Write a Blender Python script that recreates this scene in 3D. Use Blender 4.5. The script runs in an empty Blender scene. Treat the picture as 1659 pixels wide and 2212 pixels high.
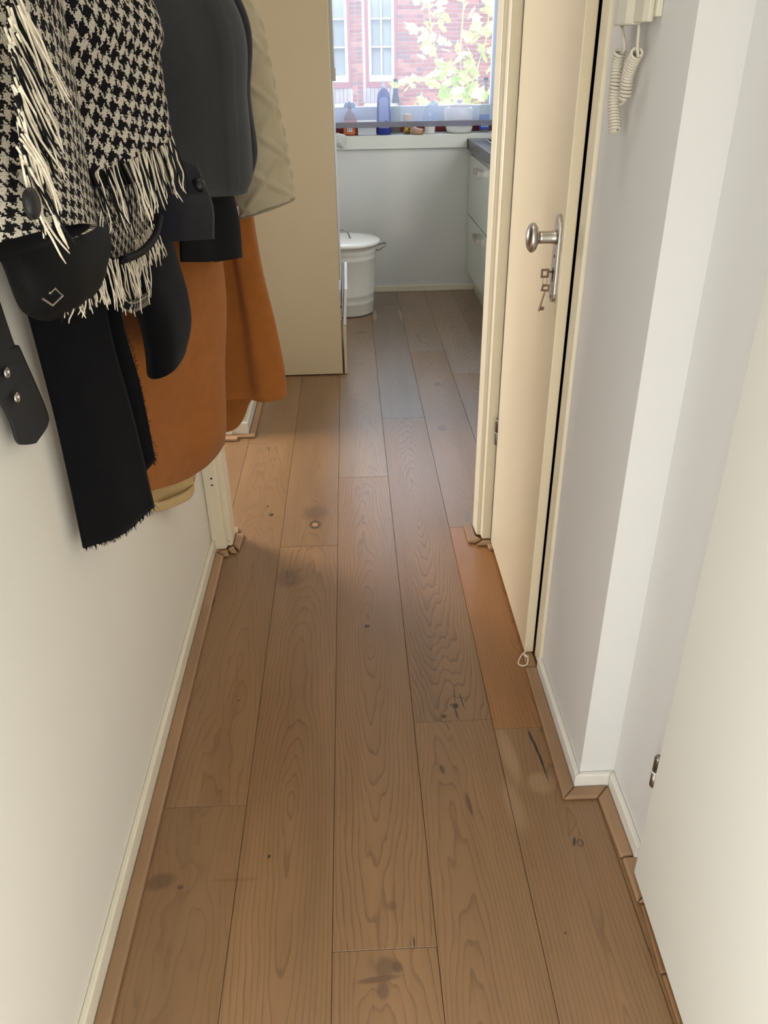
import bpy, bmesh, math, random
from mathutils import Vector, Matrix, noise as mnoise

# ---------------------------------------------------------------- camera, world, lights, exposure
scene = bpy.context.scene
COL = scene.collection
scene.view_settings.view_transform = 'Standard'
scene.view_settings.look = 'None'
scene.view_settings.gamma = 1.0
scene.view_settings.use_curve_mapping = False
scene.view_settings.exposure = 0.0

cam_d = bpy.data.cameras.new('camera'); cam = bpy.data.objects.new('camera', cam_d); COL.objects.link(cam)
PITCH, ROLL, YAW = 0.522502140, -0.0164872146, 0.0351463990
Fv = Vector((math.sin(YAW)*math.cos(PITCH), math.cos(YAW)*math.cos(PITCH), -math.sin(PITCH)))
Rv = Vector((math.cos(YAW), -math.sin(YAW), 0)); Uv = Rv.cross(Fv)
R2 = math.cos(ROLL)*Rv + math.sin(ROLL)*Uv; U2 = -math.sin(ROLL)*Rv + math.cos(ROLL)*Uv
M = Matrix((R2, U2, -Fv)).transposed().to_4x4(); M.translation = Vector((0, 0, 1.4)); cam.matrix_world = M
cam_d.sensor_fit = 'VERTICAL'; cam_d.sensor_height = 24.0; cam_d.lens = 1709.367*24/2212
cam_d.clip_start = 0.01; cam_d.clip_end = 200
scene.camera = cam

world = bpy.data.worlds.new('sky'); scene.world = world; world.use_nodes = True
wn = world.node_tree.nodes; wl = world.node_tree.links
bg = wn['Background']; bg.inputs[1].default_value = 11.0
bg.inputs[0].default_value = (0.72, 0.86, 1.0, 1)

def area(name, loc, rot, sx, sy, power, color, portal=False):
    d = bpy.data.lights.new(name, 'AREA'); d.shape = 'RECTANGLE'; d.size = sx; d.size_y = sy
    d.energy = power; d.color = color
    if portal: d.cycles.is_portal = True
    o = bpy.data.objects.new(name, d); o.location = loc; o.rotation_euler = rot; COL.objects.link(o); return o
sun_d = bpy.data.lights.new('sun', 'SUN'); sun_d.energy = 7.0; sun_d.angle = math.radians(0.5); sun_d.color = (1.0, 0.93, 0.80)
sun = bpy.data.objects.new('sun', sun_d); COL.objects.link(sun)
sun.rotation_euler = (math.radians(42), 0, math.radians(-28))
# sky daylight is sampled through the kitchen window
area('window_portal', (0.2, 5.80, 1.6), (math.radians(-90), 0, 0), 1.6, 1.3, 1, (1, 1, 1), True)
# added fill lights, none in view: living-room lamp, kitchen side window, glazed
# front door, side windows by the camera, and a dim hall ceiling lamp
area('added_living_fill', (-1.55, 3.12, 1.05), (math.radians(70), 0, math.radians(-118)), 0.40, 0.40, 31, (1.0, 0.86, 0.72))
area('added_kitchen_fill', (1.37, 4.1, 1.65), (math.radians(90), 0, math.radians(90)), 1.4, 1.1, 22, (0.96, 0.98, 1.0))
area('added_rear_fill', (0.02, -0.40, 0.45), (math.radians(90), 0, 0), 0.92, 0.80, 6, (0.90, 0.96, 1.0))
area('added_left_fill', (-0.47, 0.0, 1.0), (math.radians(90), 0, math.radians(-90)), 0.70, 1.90, 13, (0.90, 0.96, 1.0))
area('added_right_fill', (0.47, -0.18, 1.0), (math.radians(90), 0, math.radians(90)), 0.42, 1.90, 7.5, (0.92, 0.96, 1.0))
area('added_ceiling_fill', (0.02, 1.35, 2.46), (0, 0, 0), 0.30, 0.30, 3, (1.0, 0.97, 0.92))

# ---------------------------------------------------------------- helpers
def link(o, parent=None):
    COL.objects.link(o)
    if parent is not None: o.parent = parent
    return o
def tag(o, label=None, cat=None, group=None, kind=None):
    if label: o['label'] = label
    if cat: o['category'] = cat
    if group: o['group'] = group
    if kind: o['kind'] = kind
    return o
def empty(name, loc=(0, 0, 0)):
    o = bpy.data.objects.new(name, None); o.location = loc; o.empty_display_size = 0.05; return link(o)
def mesh_obj(name, bm, mat, parent=None, smooth=False, bevel=0, seg=2, loc=None, autosmooth=None):
    bmesh.ops.recalc_face_normals(bm, faces=bm.faces)
    me = bpy.data.meshes.new(name); bm.to_mesh(me); bm.free()
    for m in (mat if isinstance(mat, (list, tuple)) else [mat]): me.materials.append(m)
    if smooth:
        for p in me.polygons: p.use_smooth = True
    o = bpy.data.objects.new(name, me); link(o)
    if parent is not None:
        o.parent = parent; o.matrix_parent_inverse = Matrix.Translation(-Vector(parent_loc(parent)))
    if bevel:
        b = o.modifiers.new('bevel', 'BEVEL'); b.width = bevel; b.segments = seg; b.limit_method = 'ANGLE'; b.angle_limit = math.radians(40)
    return o
def parent_loc(o):
    v = Vector((0, 0, 0))
    if o.type == 'MESH': return v          # mesh parts are modelled in world coordinates
    while o is not None:
        v += o.location; o = o.parent
    return v
def BM(): return bmesh.new()
def box(bm, x0, x1, y0, y1, z0, z1, mi=0):
    vs = [bm.verts.new((x, y, z)) for z in (z0, z1) for y in (y0, y1) for x in (x0, x1)]
    for f in ((0, 2, 3, 1), (4, 5, 7, 6), (0, 1, 5, 4), (2, 6, 7, 3), (0, 4, 6, 2), (1, 3, 7, 5)):
        bm.faces.new([vs[i] for i in f]).material_index = mi
    return vs
def prism(bm, pts, z0, z1, axis='z', mi=0):
    def P(a, b, c): return {'z': (a, b, c), 'y': (a, c, b), 'x': (c, a, b)}[axis]
    lo = [bm.verts.new(P(a, b, z0)) for a, b in pts]; hi = [bm.verts.new(P(a, b, z1)) for a, b in pts]
    n = len(pts); fs = [bm.faces.new(lo[::-1]), bm.faces.new(hi)]
    for i in range(n): fs.append(bm.faces.new((lo[i], lo[(i+1) % n], hi[(i+1) % n], hi[i])))
    for f in fs: f.material_index = mi
def lathe(bm, prof, c=(0, 0, 0), n=32, axis='z', cap=True, mi=0, sx=1, sy=1):
    rings = []
    for r, h in prof:
        ring = []
        for k in range(n):
            a = 2*math.pi*k/n; p = (r*math.cos(a)*sx, r*math.sin(a)*sy, h)
            if axis == 'x': p = (p[2], p[0], p[1])
            elif axis == 'y': p = (p[0], p[2], p[1])
            ring.append(bm.verts.new((c[0]+p[0], c[1]+p[1], c[2]+p[2])))
        rings.append(ring)
    for a, b in zip(rings, rings[1:]):
        for k in range(n): bm.faces.new((a[k], a[(k+1) % n], b[(k+1) % n], b[k])).material_index = mi
    if cap:
        bm.faces.new(rings[0][::-1]).material_index = mi; bm.faces.new(rings[-1]).material_index = mi
def tube(bm, pts, r, n=8, cap=True, closed=False, mi=0):
    pts = [Vector(p) for p in pts]; N = len(pts); rr = r if isinstance(r, (list, tuple)) else [r]*N
    rings = []; up = None
    for i in range(N):
        if closed: t = pts[(i+1) % N]-pts[i-1]
        else: t = pts[min(i+1, N-1)]-pts[max(i-1, 0)]
        t.normalize()
        if up is None:
            up = Vector((0, 0, 1)) if abs(t.z) < .9 else Vector((1, 0, 0))
        s = t.cross(up)
        if s.length < 1e-5: s = t.cross(Vector((0.3, 1, 0.2)))
        s.normalize(); up = s.cross(t).normalized()
        rings.append([bm.verts.new(pts[i]+rr[i]*(math.cos(2*math.pi*k/n)*s+math.sin(2*math.pi*k/n)*up)) for k in range(n)])
    m = N if closed else N-1
    for i in range(m):
        a, b = rings[i], rings[(i+1) % N]
        for k in range(n): bm.faces.new((a[k], a[(k+1) % n], b[(k+1) % n], b[k])).material_index = mi
    if cap and not closed:
        bm.faces.new(rings[0][::-1]).material_index = mi; bm.faces.new(rings[-1]).material_index = mi
def cr(p, t):
    """Catmull-Rom through a list of Vectors, t in 0..1"""
    n = len(p)-1; f = t*n; i = min(int(f), n-1); u = f-i
    a = p[i-1] if i > 0 else p[0]*2-p[1]; b = p[i]; c = p[i+1]; d = p[i+2] if i+2 <= n else p[n]*2-p[n-1]
    return 0.5*((2*b)+(c-a)*u+(2*a-5*b+4*c-d)*u*u+(3*b-a-3*c+d)*u*u*u)
def smoothpath(pts, n):
    P = [Vector(p) for p in pts]; return [cr(P, i/(n-1)) for i in range(n)]
def cloth(name, rows, mat, parent, nu=40, nv=48, thick=0.003, wr=0.004, wf=9.0, seed=0, disp=None, closed=False, stretch=0.35, solid=True, uvrot=0.0):
    """A draped cloth surface through rows of control points (top to bottom), with wrinkles, thickness and metric UVs."""
    rows = [[Vector(p) for p in r] for r in rows]
    if closed: rows = [r+[r[0]] for r in rows]
    cols = []
    for j in range(nu+1):
        u = j/nu
        if closed:
            cp = []
            for r in rows:
                m = len(r)-1; f = (u % 1.0)*m; i = int(f) % m; q = f-int(f); g = lambda k: r[(k) % m]
                a, b, c, d = g(i-1), g(i), g(i+1), g(i+2)
                cp.append(0.5*((2*b)+(c-a)*q+(2*a-5*b+4*c-d)*q*q+(3*b-a-3*c+d)*q*q*q))
        else: cp = [cr(r, u) for r in rows]
        cols.append([cr(cp, i/nv) for i in range(nv+1)])
    G = [[cols[j][i] for j in range(nu+1)] for i in range(nv+1)]
    mid = nv//2; us = [0.0]
    for j in range(nu): us.append(us[-1]+(G[mid][j+1]-G[mid][j]).length)
    vs = [0.0]
    for i in range(nv): vs.append(vs[-1]+(G[i+1][nu//2]-G[i][nu//2]).length)
    nrm = []
    for i in range(nv+1):
        rowN = []
        for j in range(nu+1):
            jl, jr = (j-1, j+1)
            if closed: dj = G[i][(j+1) % nu]-G[i][(j-1) % nu]
            else: dj = G[i][min(jr, nu)]-G[i][max(jl, 0)]
            di = G[min(i+1, nv)][j]-G[max(i-1, 0)][j]
            n = dj.cross(di); n = n.normalized() if n.length > 1e-9 else Vector((1, 0, 0)); rowN.append(n)
        nrm.append(rowN)
    bm = BM(); V = []
    for i in range(nv+1):
        rv = []
        for j in range(nu+1):
            if closed and j == nu: rv.append(rv[0]); continue
            p = G[i][j]; d = 0.0
            if wr:
                if closed:
                    a = 2*math.pi*j/nu; q = Vector((math.cos(a)*.06*wf, math.sin(a)*.06*wf, vs[i]*wf*stretch+seed*7.3))
                else: q = Vector((us[j]*wf, seed*7.3, vs[i]*wf*stretch))
                d += wr*(mnoise.noise(q)+0.45*mnoise.noise(q*2.7))
            if disp: d += disp(us[j], vs[i], j/nu, i/nv)
            rv.append(bm.verts.new(p+nrm[i][j]*d))
        V.append(rv)
    uvl = bm.loops.layers.uv.new('UVMap'); ca, sa = math.cos(uvrot), math.sin(uvrot)
    for i in range(nv):
        for j in range(nu):
            f = bm.faces.new((V[i][j], V[i][j+1], V[i+1][j+1], V[i+1][j])); f.smooth = True
            for l, (a, b) in zip(f.loops, ((i, j), (i, j+1), (i+1, j+1), (i+1, j))):
                x, y = us[b], -vs[a]; l[uvl].uv = (x*ca-y*sa, x*sa+y*ca)
    me = bpy.data.meshes.new(name); bm.to_mesh(me); bm.free()
    for m in (mat if isinstance(mat, (list, tuple)) else [mat]): me.materials.append(m)
    o = bpy.data.objects.new(name, me); link(o)
    if parent is not None:
        o.parent = parent; o.matrix_parent_inverse = Matrix.Translation(-Vector(parent_loc(parent)))
    if solid:
        s = o.modifiers.new('thickness', 'SOLIDIFY'); s.thickness = thick; s.offset = 0
    return o

# ---------------------------------------------------------------- materials
def srgb(r, g, b):
    f = lambda c: (c/255/12.92 if c/255 <= .04045 else ((c/255+.055)/1.055)**2.4)
    return (f(r), f(g), f(b), 1)
class N:
    """small helper around a node tree"""
    def __init__(s, name):
        s.m = bpy.data.materials.new(name); s.m.use_nodes = True; s.t = s.m.node_tree; s.n = s.t.nodes; s.l = s.t.links
        s.b = s.n['Principled BSDF']; s.out = s.n['Material Output']
    def new(s, typ, **kw):
        n = s.n.new(typ)
        for k, v in kw.items(): setattr(n, k, v)
        return n
    def set(s, sock, v):
        if isinstance(v, (int, float)): sock.default_value = v
        elif isinstance(v, (tuple, list)): sock.default_value = v
        else: s.l.new(v, sock)
    def math(s, op, a, b=None, c=None, clamp=False):
        n = s.new('ShaderNodeMath', operation=op, use_clamp=clamp); s.set(n.inputs[0], a)
        if b is not None: s.set(n.inputs[1], b)
        if c is not None: s.set(n.inputs[2], c)
        return n.outputs[0]
    def mix(s, f, a, b, blend='MIX'):
        n = s.new('ShaderNodeMix', data_type='RGBA', blend_type=blend); s.set(n.inputs[0], f); s.set(n.inputs[6], a); s.set(n.inputs[7], b); return n.outputs[2]
    def coord(s, which='Object'): return s.new('ShaderNodeTexCoord').outputs[which]
    def mapping(s, v, scale=(1, 1, 1), loc=(0, 0, 0), rot=(0, 0, 0)):
        n = s.new('ShaderNodeMapping'); s.l.new(v, n.inputs[0]); n.inputs['Scale'].default_value = scale; n.inputs['Location'].default_value = loc; n.inputs['Rotation'].default_value = rot; return n.outputs[0]
    def noise(s, v, scale=5, detail=2, rough=.5, dist=0):
        n = s.new('ShaderNodeTexNoise'); s.l.new(v, n.inputs['Vector']); n.inputs['Scale'].default_value = scale; n.inputs['Detail'].default_value = detail; n.inputs['Roughness'].default_value = rough; n.inputs['Distortion'].default_value = dist; return n.outputs['Fac']
    def sep(s, v):
        n = s.new('ShaderNodeSeparateXYZ'); s.l.new(v, n.inputs[0]); return n.outputs
    def comb(s, x, y, z=0.0):
        n = s.new('ShaderNodeCombineXYZ'); s.set(n.inputs[0], x); s.set(n.inputs[1], y); s.set(n.inputs[2], z); return n.outputs[0]
    def bump(s, h, strength=.2, dist=.002):
        n = s.new('ShaderNodeBump'); s.l.new(h, n.inputs['Height']); n.inputs['Strength'].default_value = strength; n.inputs['Distance'].default_value = dist; s.l.new(n.outputs[0], s.b.inputs['Normal'])
    def smooth(s, v, a, b, lo=0.0, hi=1.0):
        n = s.new('ShaderNodeMapRange', interpolation_type='SMOOTHSTEP'); s.set(n.inputs[0], v); n.inputs[1].default_value = a; n.inputs[2].default_value = b; n.inputs[3].default_value = lo; n.inputs[4].default_value = hi; return n.outputs[0]
def mat(name, col, rough=.5, metal=0.0, spec=.5, var=0.0, vscale=6, bump=0.0, bscale=200, bdist=.0005, coat=0.0, sheen=0.0, trans=0.0, ior=1.45, alpha=1.0, emit=None, stretch=(1, 1, 1)):
    k = N(name); b = k.b
    b.inputs['Base Color'].default_value = col; b.inputs['Roughness'].default_value = rough; b.inputs['Metallic'].default_value = metal
    b.inputs['Specular IOR Level'].default_value = spec; b.inputs['Coat Weight'].default_value = coat; b.inputs['Sheen Weight'].default_value = sheen
    b.inputs['Sheen Roughness'].default_value = .5
    b.inputs['Transmission Weight'].default_value = trans; b.inputs['IOR'].default_value = ior; b.inputs['Alpha'].default_value = alpha
    c = k.mapping(k.coord(), stretch)
    if var:
        f = k.noise(c, vscale, 3); lo = tuple(x*(1-var) for x in col[:3])+(1,); hi = tuple(min(1, x*(1+var)) for x in col[:3])+(1,)
        k.l.new(k.mix(k.smooth(f, .25, .75), lo, hi), b.inputs['Base Color'])
    if bump: k.bump(k.noise(c, bscale, 2), bump, bdist)
    return k.m
m_wallL = mat('cream_wall_paint', srgb(228, 224, 213), .62, spec=.3, var=.012, vscale=2, bump=.25, bscale=260)
m_wallR = mat('white_wall_paint', srgb(224, 222, 219), .6, spec=.3, var=.01, vscale=2, bump=.25, bscale=260)
m_ceil = mat('ceiling_paint', srgb(238, 236, 230), .8)
m_base = mat('white_skirting_paint', srgb(226, 218, 198), .4, var=.03, vscale=30, bump=.1, bscale=60, stretch=(1, .3, 1))
m_door = mat('cream_door_paint', srgb(228, 213, 184), .3, var=.015, vscale=3, bump=.05, bscale=30)
m_door2 = mat('offwhite_door_paint', srgb(226, 223, 214), .4, var=.01, vscale=3, bump=.05, bscale=40)
m_frame = mat('cream_frame_paint', srgb(228, 217, 192), .38, var=.02, vscale=20, bump=.08, bscale=40)
m_dark = mat('dark_gap', srgb(18, 15, 14), .9)
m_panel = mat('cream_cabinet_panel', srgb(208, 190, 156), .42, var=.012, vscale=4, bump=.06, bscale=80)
m_metal = mat('satin_aluminium', srgb(196, 190, 182), .32, 1.0, var=.05, vscale=40)
m_steel = mat('brushed_steel', srgb(150, 145, 138), .3, 1.0, var=.06, vscale=60)
m_keym = mat('worn_nickel', srgb(118, 98, 80), .32, 1.0, var=.12, vscale=80)
m_white = mat('white_enamel', srgb(240, 239, 233), .25, coat=.3)
m_black = mat('black_plastic', srgb(16, 16, 18), .4)

# ---------------------------------------------------------------- floor of oak planks, each plank its own piece
def plank_mat(name, seed, base, dark, cx, d0, slope, F, marks, line=.42, orange=0.0, W=.19):
    k = N(name); rnd = random.Random(seed)
    co = k.coord(); x, y, z = k.sep(co)
    o = (rnd.uniform(0, 50), rnd.uniform(0, 50), rnd.uniform(0, 50))
    nA = k.noise(k.mapping(co, (7, 1.6, 1), o), 1.0, 3, .55)
    nB = k.noise(k.mapping(co, (16, 4.0, 1), (o[1], o[2], 0)), 1.0, 4, .6)
    d = k.math('ADD', k.math('MULTIPLY_ADD', y, slope, d0), k.math('MULTIPLY', k.math('SUBTRACT', nA, .5), .085))
    xx = k.math('ADD', k.math('SUBTRACT', x, cx), k.math('MULTIPLY', k.math('SUBTRACT', nB, .5), .012))
    r = k.math('SQRT', k.math('ADD', k.math('MULTIPLY', xx, xx), k.math('MULTIPLY', d, d)))
    darkmask = None; colmarks = []
    for (mx, my, rx, ry, ang, colr, st, warp) in marks:
        ca, sa = math.cos(ang), math.sin(ang)
        ux = k.math('SUBTRACT', x, mx); uy = k.math('SUBTRACT', y, my)
        a = k.math('DIVIDE', k.math('ADD', k.math('MULTIPLY', ux, ca), k.math('MULTIPLY', uy, sa)), rx)
        b = k.math('DIVIDE', k.math('SUBTRACT', k.math('MULTIPLY', uy, ca), k.math('MULTIPLY', ux, sa)), ry)
        dist = k.math('SQRT', k.math('ADD', k.math('MULTIPLY', a, a), k.math('MULTIPLY', b, b)))
        dist = k.math('ADD', dist, k.math('MULTIPLY', k.math('SUBTRACT', nB, .5), .9))
        if warp:
            r = k.math('ADD', r, k.math('MULTIPLY', k.smooth(dist, 0, 4.5, 1, 0), warp))
        colmarks.append((dist, colr, st))
    ring = k.math('FRACT', k.math('MULTIPLY', r, F))
    fine = k.noise(k.mapping(co, (520, 9, 1), o), 1.0, 3, .65)
    med = k.noise(k.mapping(co, (120, 3.0, 1), (o[2], o[0], 0)), 1.0, 3, .6)
    ln = k.math('MULTIPLY', k.math('ADD', k.smooth(ring, .70, .93, 0, .75), k.smooth(ring, .1, .93, 0, .25)), k.smooth(ring, 1.0, .96))
    ln = k.math('MULTIPLY', ln, k.smooth(fine, .2, .62, .35, 1))
    big = k.noise(k.mapping(co, (9, 1.2, 1), (o[1], o[0], 3)), 1.0, 3, .6)
    bc = tuple(base[:3])+(1,); dk = tuple(dark[:3])+(1,)
    lo = tuple(c*.86 for c in base[:3])+(1,); hi = tuple(c*1.12 for c in base[:3])+(1,)
    c1 = k.mix(k.smooth(big, .25, .75), lo, hi)
    c2 = k.mix(k.math('MULTIPLY', ln, line), c1, dk)
    c3 = k.mix(k.math('MULTIPLY', k.smooth(fine, .56, .80), .36), c2, dk)
    c4 = k.mix(k.math('MULTIPLY', k.smooth(med, .55, .8), .18), c3, dk)
    for dist, colr, st in colmarks:
        c4 = k.mix(k.math('MULTIPLY', k.smooth(dist, .55, 1.25, 1, 0), st), c4, tuple(colr[:3])+(1,))
    k.l.new(c4, k.b.inputs['Base Color'])
    ro = k.math('ADD', k.math('MULTIPLY', fine, .14), k.math('MULTIPLY_ADD', big, .14, .18)); k.l.new(ro, k.b.inputs['Roughness'])
    k.b.inputs['Specular IOR Level'].default_value = .5
    h = k.math('SUBTRACT', k.math('MULTIPLY', fine, .6), k.math('MULTIPLY', ln, .7)); k.bump(h, .32, .0007)
    return k.m
floor = empty('floor'); tag(floor, 'wide oak plank floor with knots running the length of the hallway', None, None, 'structure')
bm = BM(); box(bm, -4.0, 1.5, -1.25, 5.75, -.10, -.017); mesh_obj('subfloor', bm, mat('subfloor_screed', srgb(40, 28, 20), .9), floor)
X0, PW, PL, GAP = -.4567, .18995, 1.858, .0009
JOINT = {-1: .30, 0: 1.182, 1: 2.22, 2: .846, 3: 1.404, 4: 2.308, 5: 1.95, 6: 1.2}
BASE = srgb(140, 107, 75); DARK = srgb(70, 48, 32); KN = srgb(38, 32, 30); KB = srgb(74, 56, 44); LT = srgb(190, 160, 128)
prand = random.Random(11)
# knots and splits, in metres on the floor (x, y): x, y, rx, ry, angle, colour, strength, grain warp
SPOTS = [
 ((-0.158, 2.44, 0), .05, .055, 0, srgb(96, 72, 54), .6, 0),
 ((-0.156, 2.359, 0), .021, .030, 0, KN, .92, .014), ((-0.156, 2.359, 0), .0125, .016, 0, srgb(172, 130, 94), .95, 0),
 ((-0.313, 2.437, 0), .009, .011, 0, KN, .85, .008), ((-0.33, 2.498, 0), .004, .005, 0, KN, .9, 0),
 ((-0.23, 2.036, 0), .040, .060, 0, srgb(96, 70, 50), .55, .01), ((-0.234, 2.054, 0), .0015, .03, 0, KN, .8, 0), ((-0.22, 2.01, 0), .02, .002, .3, KN, .7, 0),
 ((0.009, 1.784, 0), .009, .008, 0, KN, .85, .006),
 ((0.221, 1.454, 0), .008, .010, 0, KN, .95, .006), ((0.22, 1.427, 0), .0022, .022, .1, KN, .95, 0), ((0.223, 1.495, 0), .0014, .03, -.05, KN, .9, 0), ((0.239, 1.469, 0), .0018, .03, .12, KN, .95, 0),
 ((0.188, 1.42, 0), .007, .007, 0, KN, .85, .005), ((0.194, 1.385, 0), .0012, .018, .2, KB, .9, 0), ((0.21, 1.458, 0), .0035, .0035, 0, KN, .8, 0),
 ((0.166, 1.255, 0), .005, .016, .2, KB, .8, .006), ((0.214, 1.155, 0), .006, .035, .12, KB, .7, .008),
 ((0.386, 1.341, 0), .0034, .026, .10, KN, 1.0, 0), ((0.391, 1.307, 0), .0032, .026, .08, KN, 1.0, 0), ((0.395, 1.269, 0), .0028, .026, .06, KN, 1.0, 0), ((0.397, 1.229, 0), .0022, .026, .05, KN, .95, 0),
 ((0.325, 1.29, 0), .018, .09, .12, LT, .28, 0), ((0.309, 1.147, 0), .02, .07, .1, LT, .22, 0), ((0.377, 1.206, 0), .03, .03, 0, LT, .25, 0),
 ((0.416, 1.051, 0), .003, .012, -.3, KN, .9, .010), ((0.427, 1.047, 0), .007, .009, 0, KN, .8, 0), ((0.427, 1.047, 0), .004, .006, 0, srgb(140, 104, 76), .9, 0),
 ((0.02, 0.813, 0), .022, .02, .3, srgb(98, 76, 58), .7, .01), ((0.007, 0.793, 0), .045, .006, .1, srgb(92, 70, 54), .7, 0), ((0.012, 0.773, 0), .012, .016, 0, srgb(92, 72, 56), .6, 0), ((0.039, 0.812, 0), .010, .012, .5, srgb(86, 68, 54), .7, 0),
 ((-0.418, 1.004, 0), .030, .020, .3, srgb(88, 64, 46), .6, .006), ((-0.375, 0.99, 0), .006, .005, 0, KB, .7, 0),
 ((-0.448, 1.906, 0), .004, .05, -.1, KN, .95, 0), ((-0.322, 1.505, 0), .003, .003, 0, KN, .8, 0),
 ((0.035, 0.929, 0), .012, .012, 0, srgb(96, 72, 48), .5, 0), ((-0.207, 1.05, 0), .003, .004, -.4, KN, .9, 0), ((0.072, 0.856, 0), .0013, .013, 0, KN, 1, 0),
 ((0.376, 2.38, 0), .004, .045, -.08, srgb(96, 100, 112), .8, .006), ((-0.368, 2.983, 0), .0018, .03, .15, KN, .8, 0), ((0.37, 3.139, 0), .02, .03, 0, KB, .5, .02),
 ((0.037, 4.546, 0), .03, .02, 0, KB, .6, .008), ((0.402, 3.668, 0), .02, .025, 0, KB, .5, .014),
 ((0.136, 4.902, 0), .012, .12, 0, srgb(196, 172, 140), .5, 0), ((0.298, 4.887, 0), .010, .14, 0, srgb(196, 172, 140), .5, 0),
 ((0.351, 0.859, 0), .003, .003, 0, KN, .7, 0), ((-0.273, 1.001, 0), .05, .004, 0, srgb(110, 82, 58), .4, 0),
]
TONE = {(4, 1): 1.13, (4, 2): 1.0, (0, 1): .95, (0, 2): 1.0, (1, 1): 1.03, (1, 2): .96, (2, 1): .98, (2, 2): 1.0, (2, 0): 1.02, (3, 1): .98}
GR = {(1, 1): (.095, -.06, .085, 95, .55), (2, 1): (.10, .02, -.07, 100, .5), (3, 1): (.06, -.09, .09, 110, .5), (1, 2): (.11, -.05, .06, 120, .6), (2, 2): (.09, -.08, .09, 105, .6), (3, 2): (.09, -.10, .10, 120, .75), (4, 3): (.09, -.08, .10, 110, .7), (0, 1): (.10, .09, .015, 120, .3), (4, 2): (.10, -.06, .07, 120, .45)}
for c in range(-3, 8):
    x0 = X0+PW*c+GAP/2; x1 = X0+PW*(c+1)-GAP/2
    j = JOINT.get(c, prand.uniform(.2, 2.0))
    while j > -1.2: j -= PL
    ys = []
    while j < 5.75: ys.append(j); j += PL
    if c == 4: ys = [1.371-PL, 1.371, 2.308, 4.169]
    ys.append(5.75)
    for i in range(len(ys)):
        if i+1 >= len(ys): break
        y0, y1 = max(ys[i], -1.2)+GAP/2, min(ys[i+1], 5.75)-GAP/2
        if y1-y0 < .05: continue
        ax0, ax1 = x0, x1
        seedp = (c+5)*17+i*5
        marks = []
        for (p, rx, ry, an, colr, st, wp) in SPOTS:
            if ax0-.01 < p[0] < ax1+.01 and y0 < p[1] < y1: marks.append((p[0]-ax0, p[1]-y0, rx, ry, an, colr, st, wp))
        t = TONE.get((c, i), prand.uniform(.93, 1.06)); g = GR.get((c, i), (prand.uniform(.05, .14), prand.uniform(-.12, .06), prand.uniform(.03, .1)*prand.choice((-1, 1)), prand.uniform(95, 125), prand.uniform(.35, .6)))
        base = tuple(v*t for v in BASE[:3])
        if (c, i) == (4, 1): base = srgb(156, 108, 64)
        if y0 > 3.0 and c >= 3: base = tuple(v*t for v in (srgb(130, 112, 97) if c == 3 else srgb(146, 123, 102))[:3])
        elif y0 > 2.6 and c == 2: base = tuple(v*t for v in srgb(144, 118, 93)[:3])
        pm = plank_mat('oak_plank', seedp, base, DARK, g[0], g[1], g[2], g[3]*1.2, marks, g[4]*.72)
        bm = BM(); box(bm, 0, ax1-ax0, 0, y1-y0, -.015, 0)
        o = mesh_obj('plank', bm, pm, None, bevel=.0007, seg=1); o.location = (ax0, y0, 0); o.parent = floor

# ---------------------------------------------------------------- room shell
def wall(name, label, boxes, m, kind='structure'):
    bm = BM()
    for b in boxes: box(bm, *b)
    return tag(mesh_obj(name, bm, m), label, None, None, kind)
ZC = 2.55
wall('wall_left', 'cream painted hallway wall behind the hanging coats', [(-.585, -.485, -1.2, 2.21, 0, ZC)], m_wallL)
wall('wall_left_header', 'wall above the left passage opening', [(-.585, -.485, 2.30, 3.135, 2.1, ZC), (-.60, -.476, 3.135, 3.835, 0, ZC), (-.60, -.476, 3.835, 5.46, 2.25, ZC), (-.60, -.52, 4.45, 5.46, 0, 2.25)], m_wallR)
wall('wall_right', 'white painted hallway wall with the intercom phone', [(.46, .70, 1.195, 1.572, 0, ZC), (.46, .70, 1.572, 2.205, 2.06, ZC)], m_wallR)
wall('wall_right_recess', 'white recessed wall section beside the near door', [(.535, .70, .99, 1.195, 0, ZC), (.535, .70, -1.2, .99, 2.08, ZC), (.60, .70, -1.2, .99, 0, 2.08)], m_wallR)
wall('wall_right_closet', 'dark space behind the cream door', [(.50, .70, 1.62, 2.205, 0, 2.06)], m_dark)
wall('wall_kitchen_front', 'wall between hallway and kitchen', [(.43, 1.45, 2.205, 2.30, 0, ZC), (-.485, .43, 2.205, 2.30, 2.12, ZC)], m_wallR)
wall('wall_kitchen_right', 'kitchen wall behind the counter', [(1.385, 1.48, 2.30, 5.46, 0, ZC)], m_wallR)
m_kwall = mat('grey_white_wall', srgb(214, 216, 214), .65, spec=.25, var=.01, vscale=2, bump=.2, bscale=200)
wall('wall_far', 'grey-white kitchen wall under the window', [(-.60, 1.48, 5.46, 5.76, 0, .905), (-.60, -.52, 5.46, 5.76, .905, ZC), (.99, 1.48, 5.46, 5.76, .905, ZC), (-.52, .99, 5.46, 5.76, 2.25, ZC)], m_kwall)
wall('wall_back', 'hallway end wall behind the viewer', [(-.585, .70, -.55, -.42, 0, ZC)], m_wallL)
wall('wall_living', 'living room walls beyond the left opening', [(-4.1, -.60, 5.0, 5.1, 0, ZC), (-4.1, -.585, .9, 1.0, 0, ZC), (-4.1, -4.0, 1.0, 5.0, 0, .68), (-4.1, -4.0, 1.0, 5.0, 2.22, ZC), (-4.1, -4.0, 1.0, 3.28, .68, 2.22)], m_wallR)
wall('ceiling', 'white ceiling', [(-4.1, 1.48, -1.35, 5.76, ZC, ZC+.1)], m_ceil)
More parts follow.
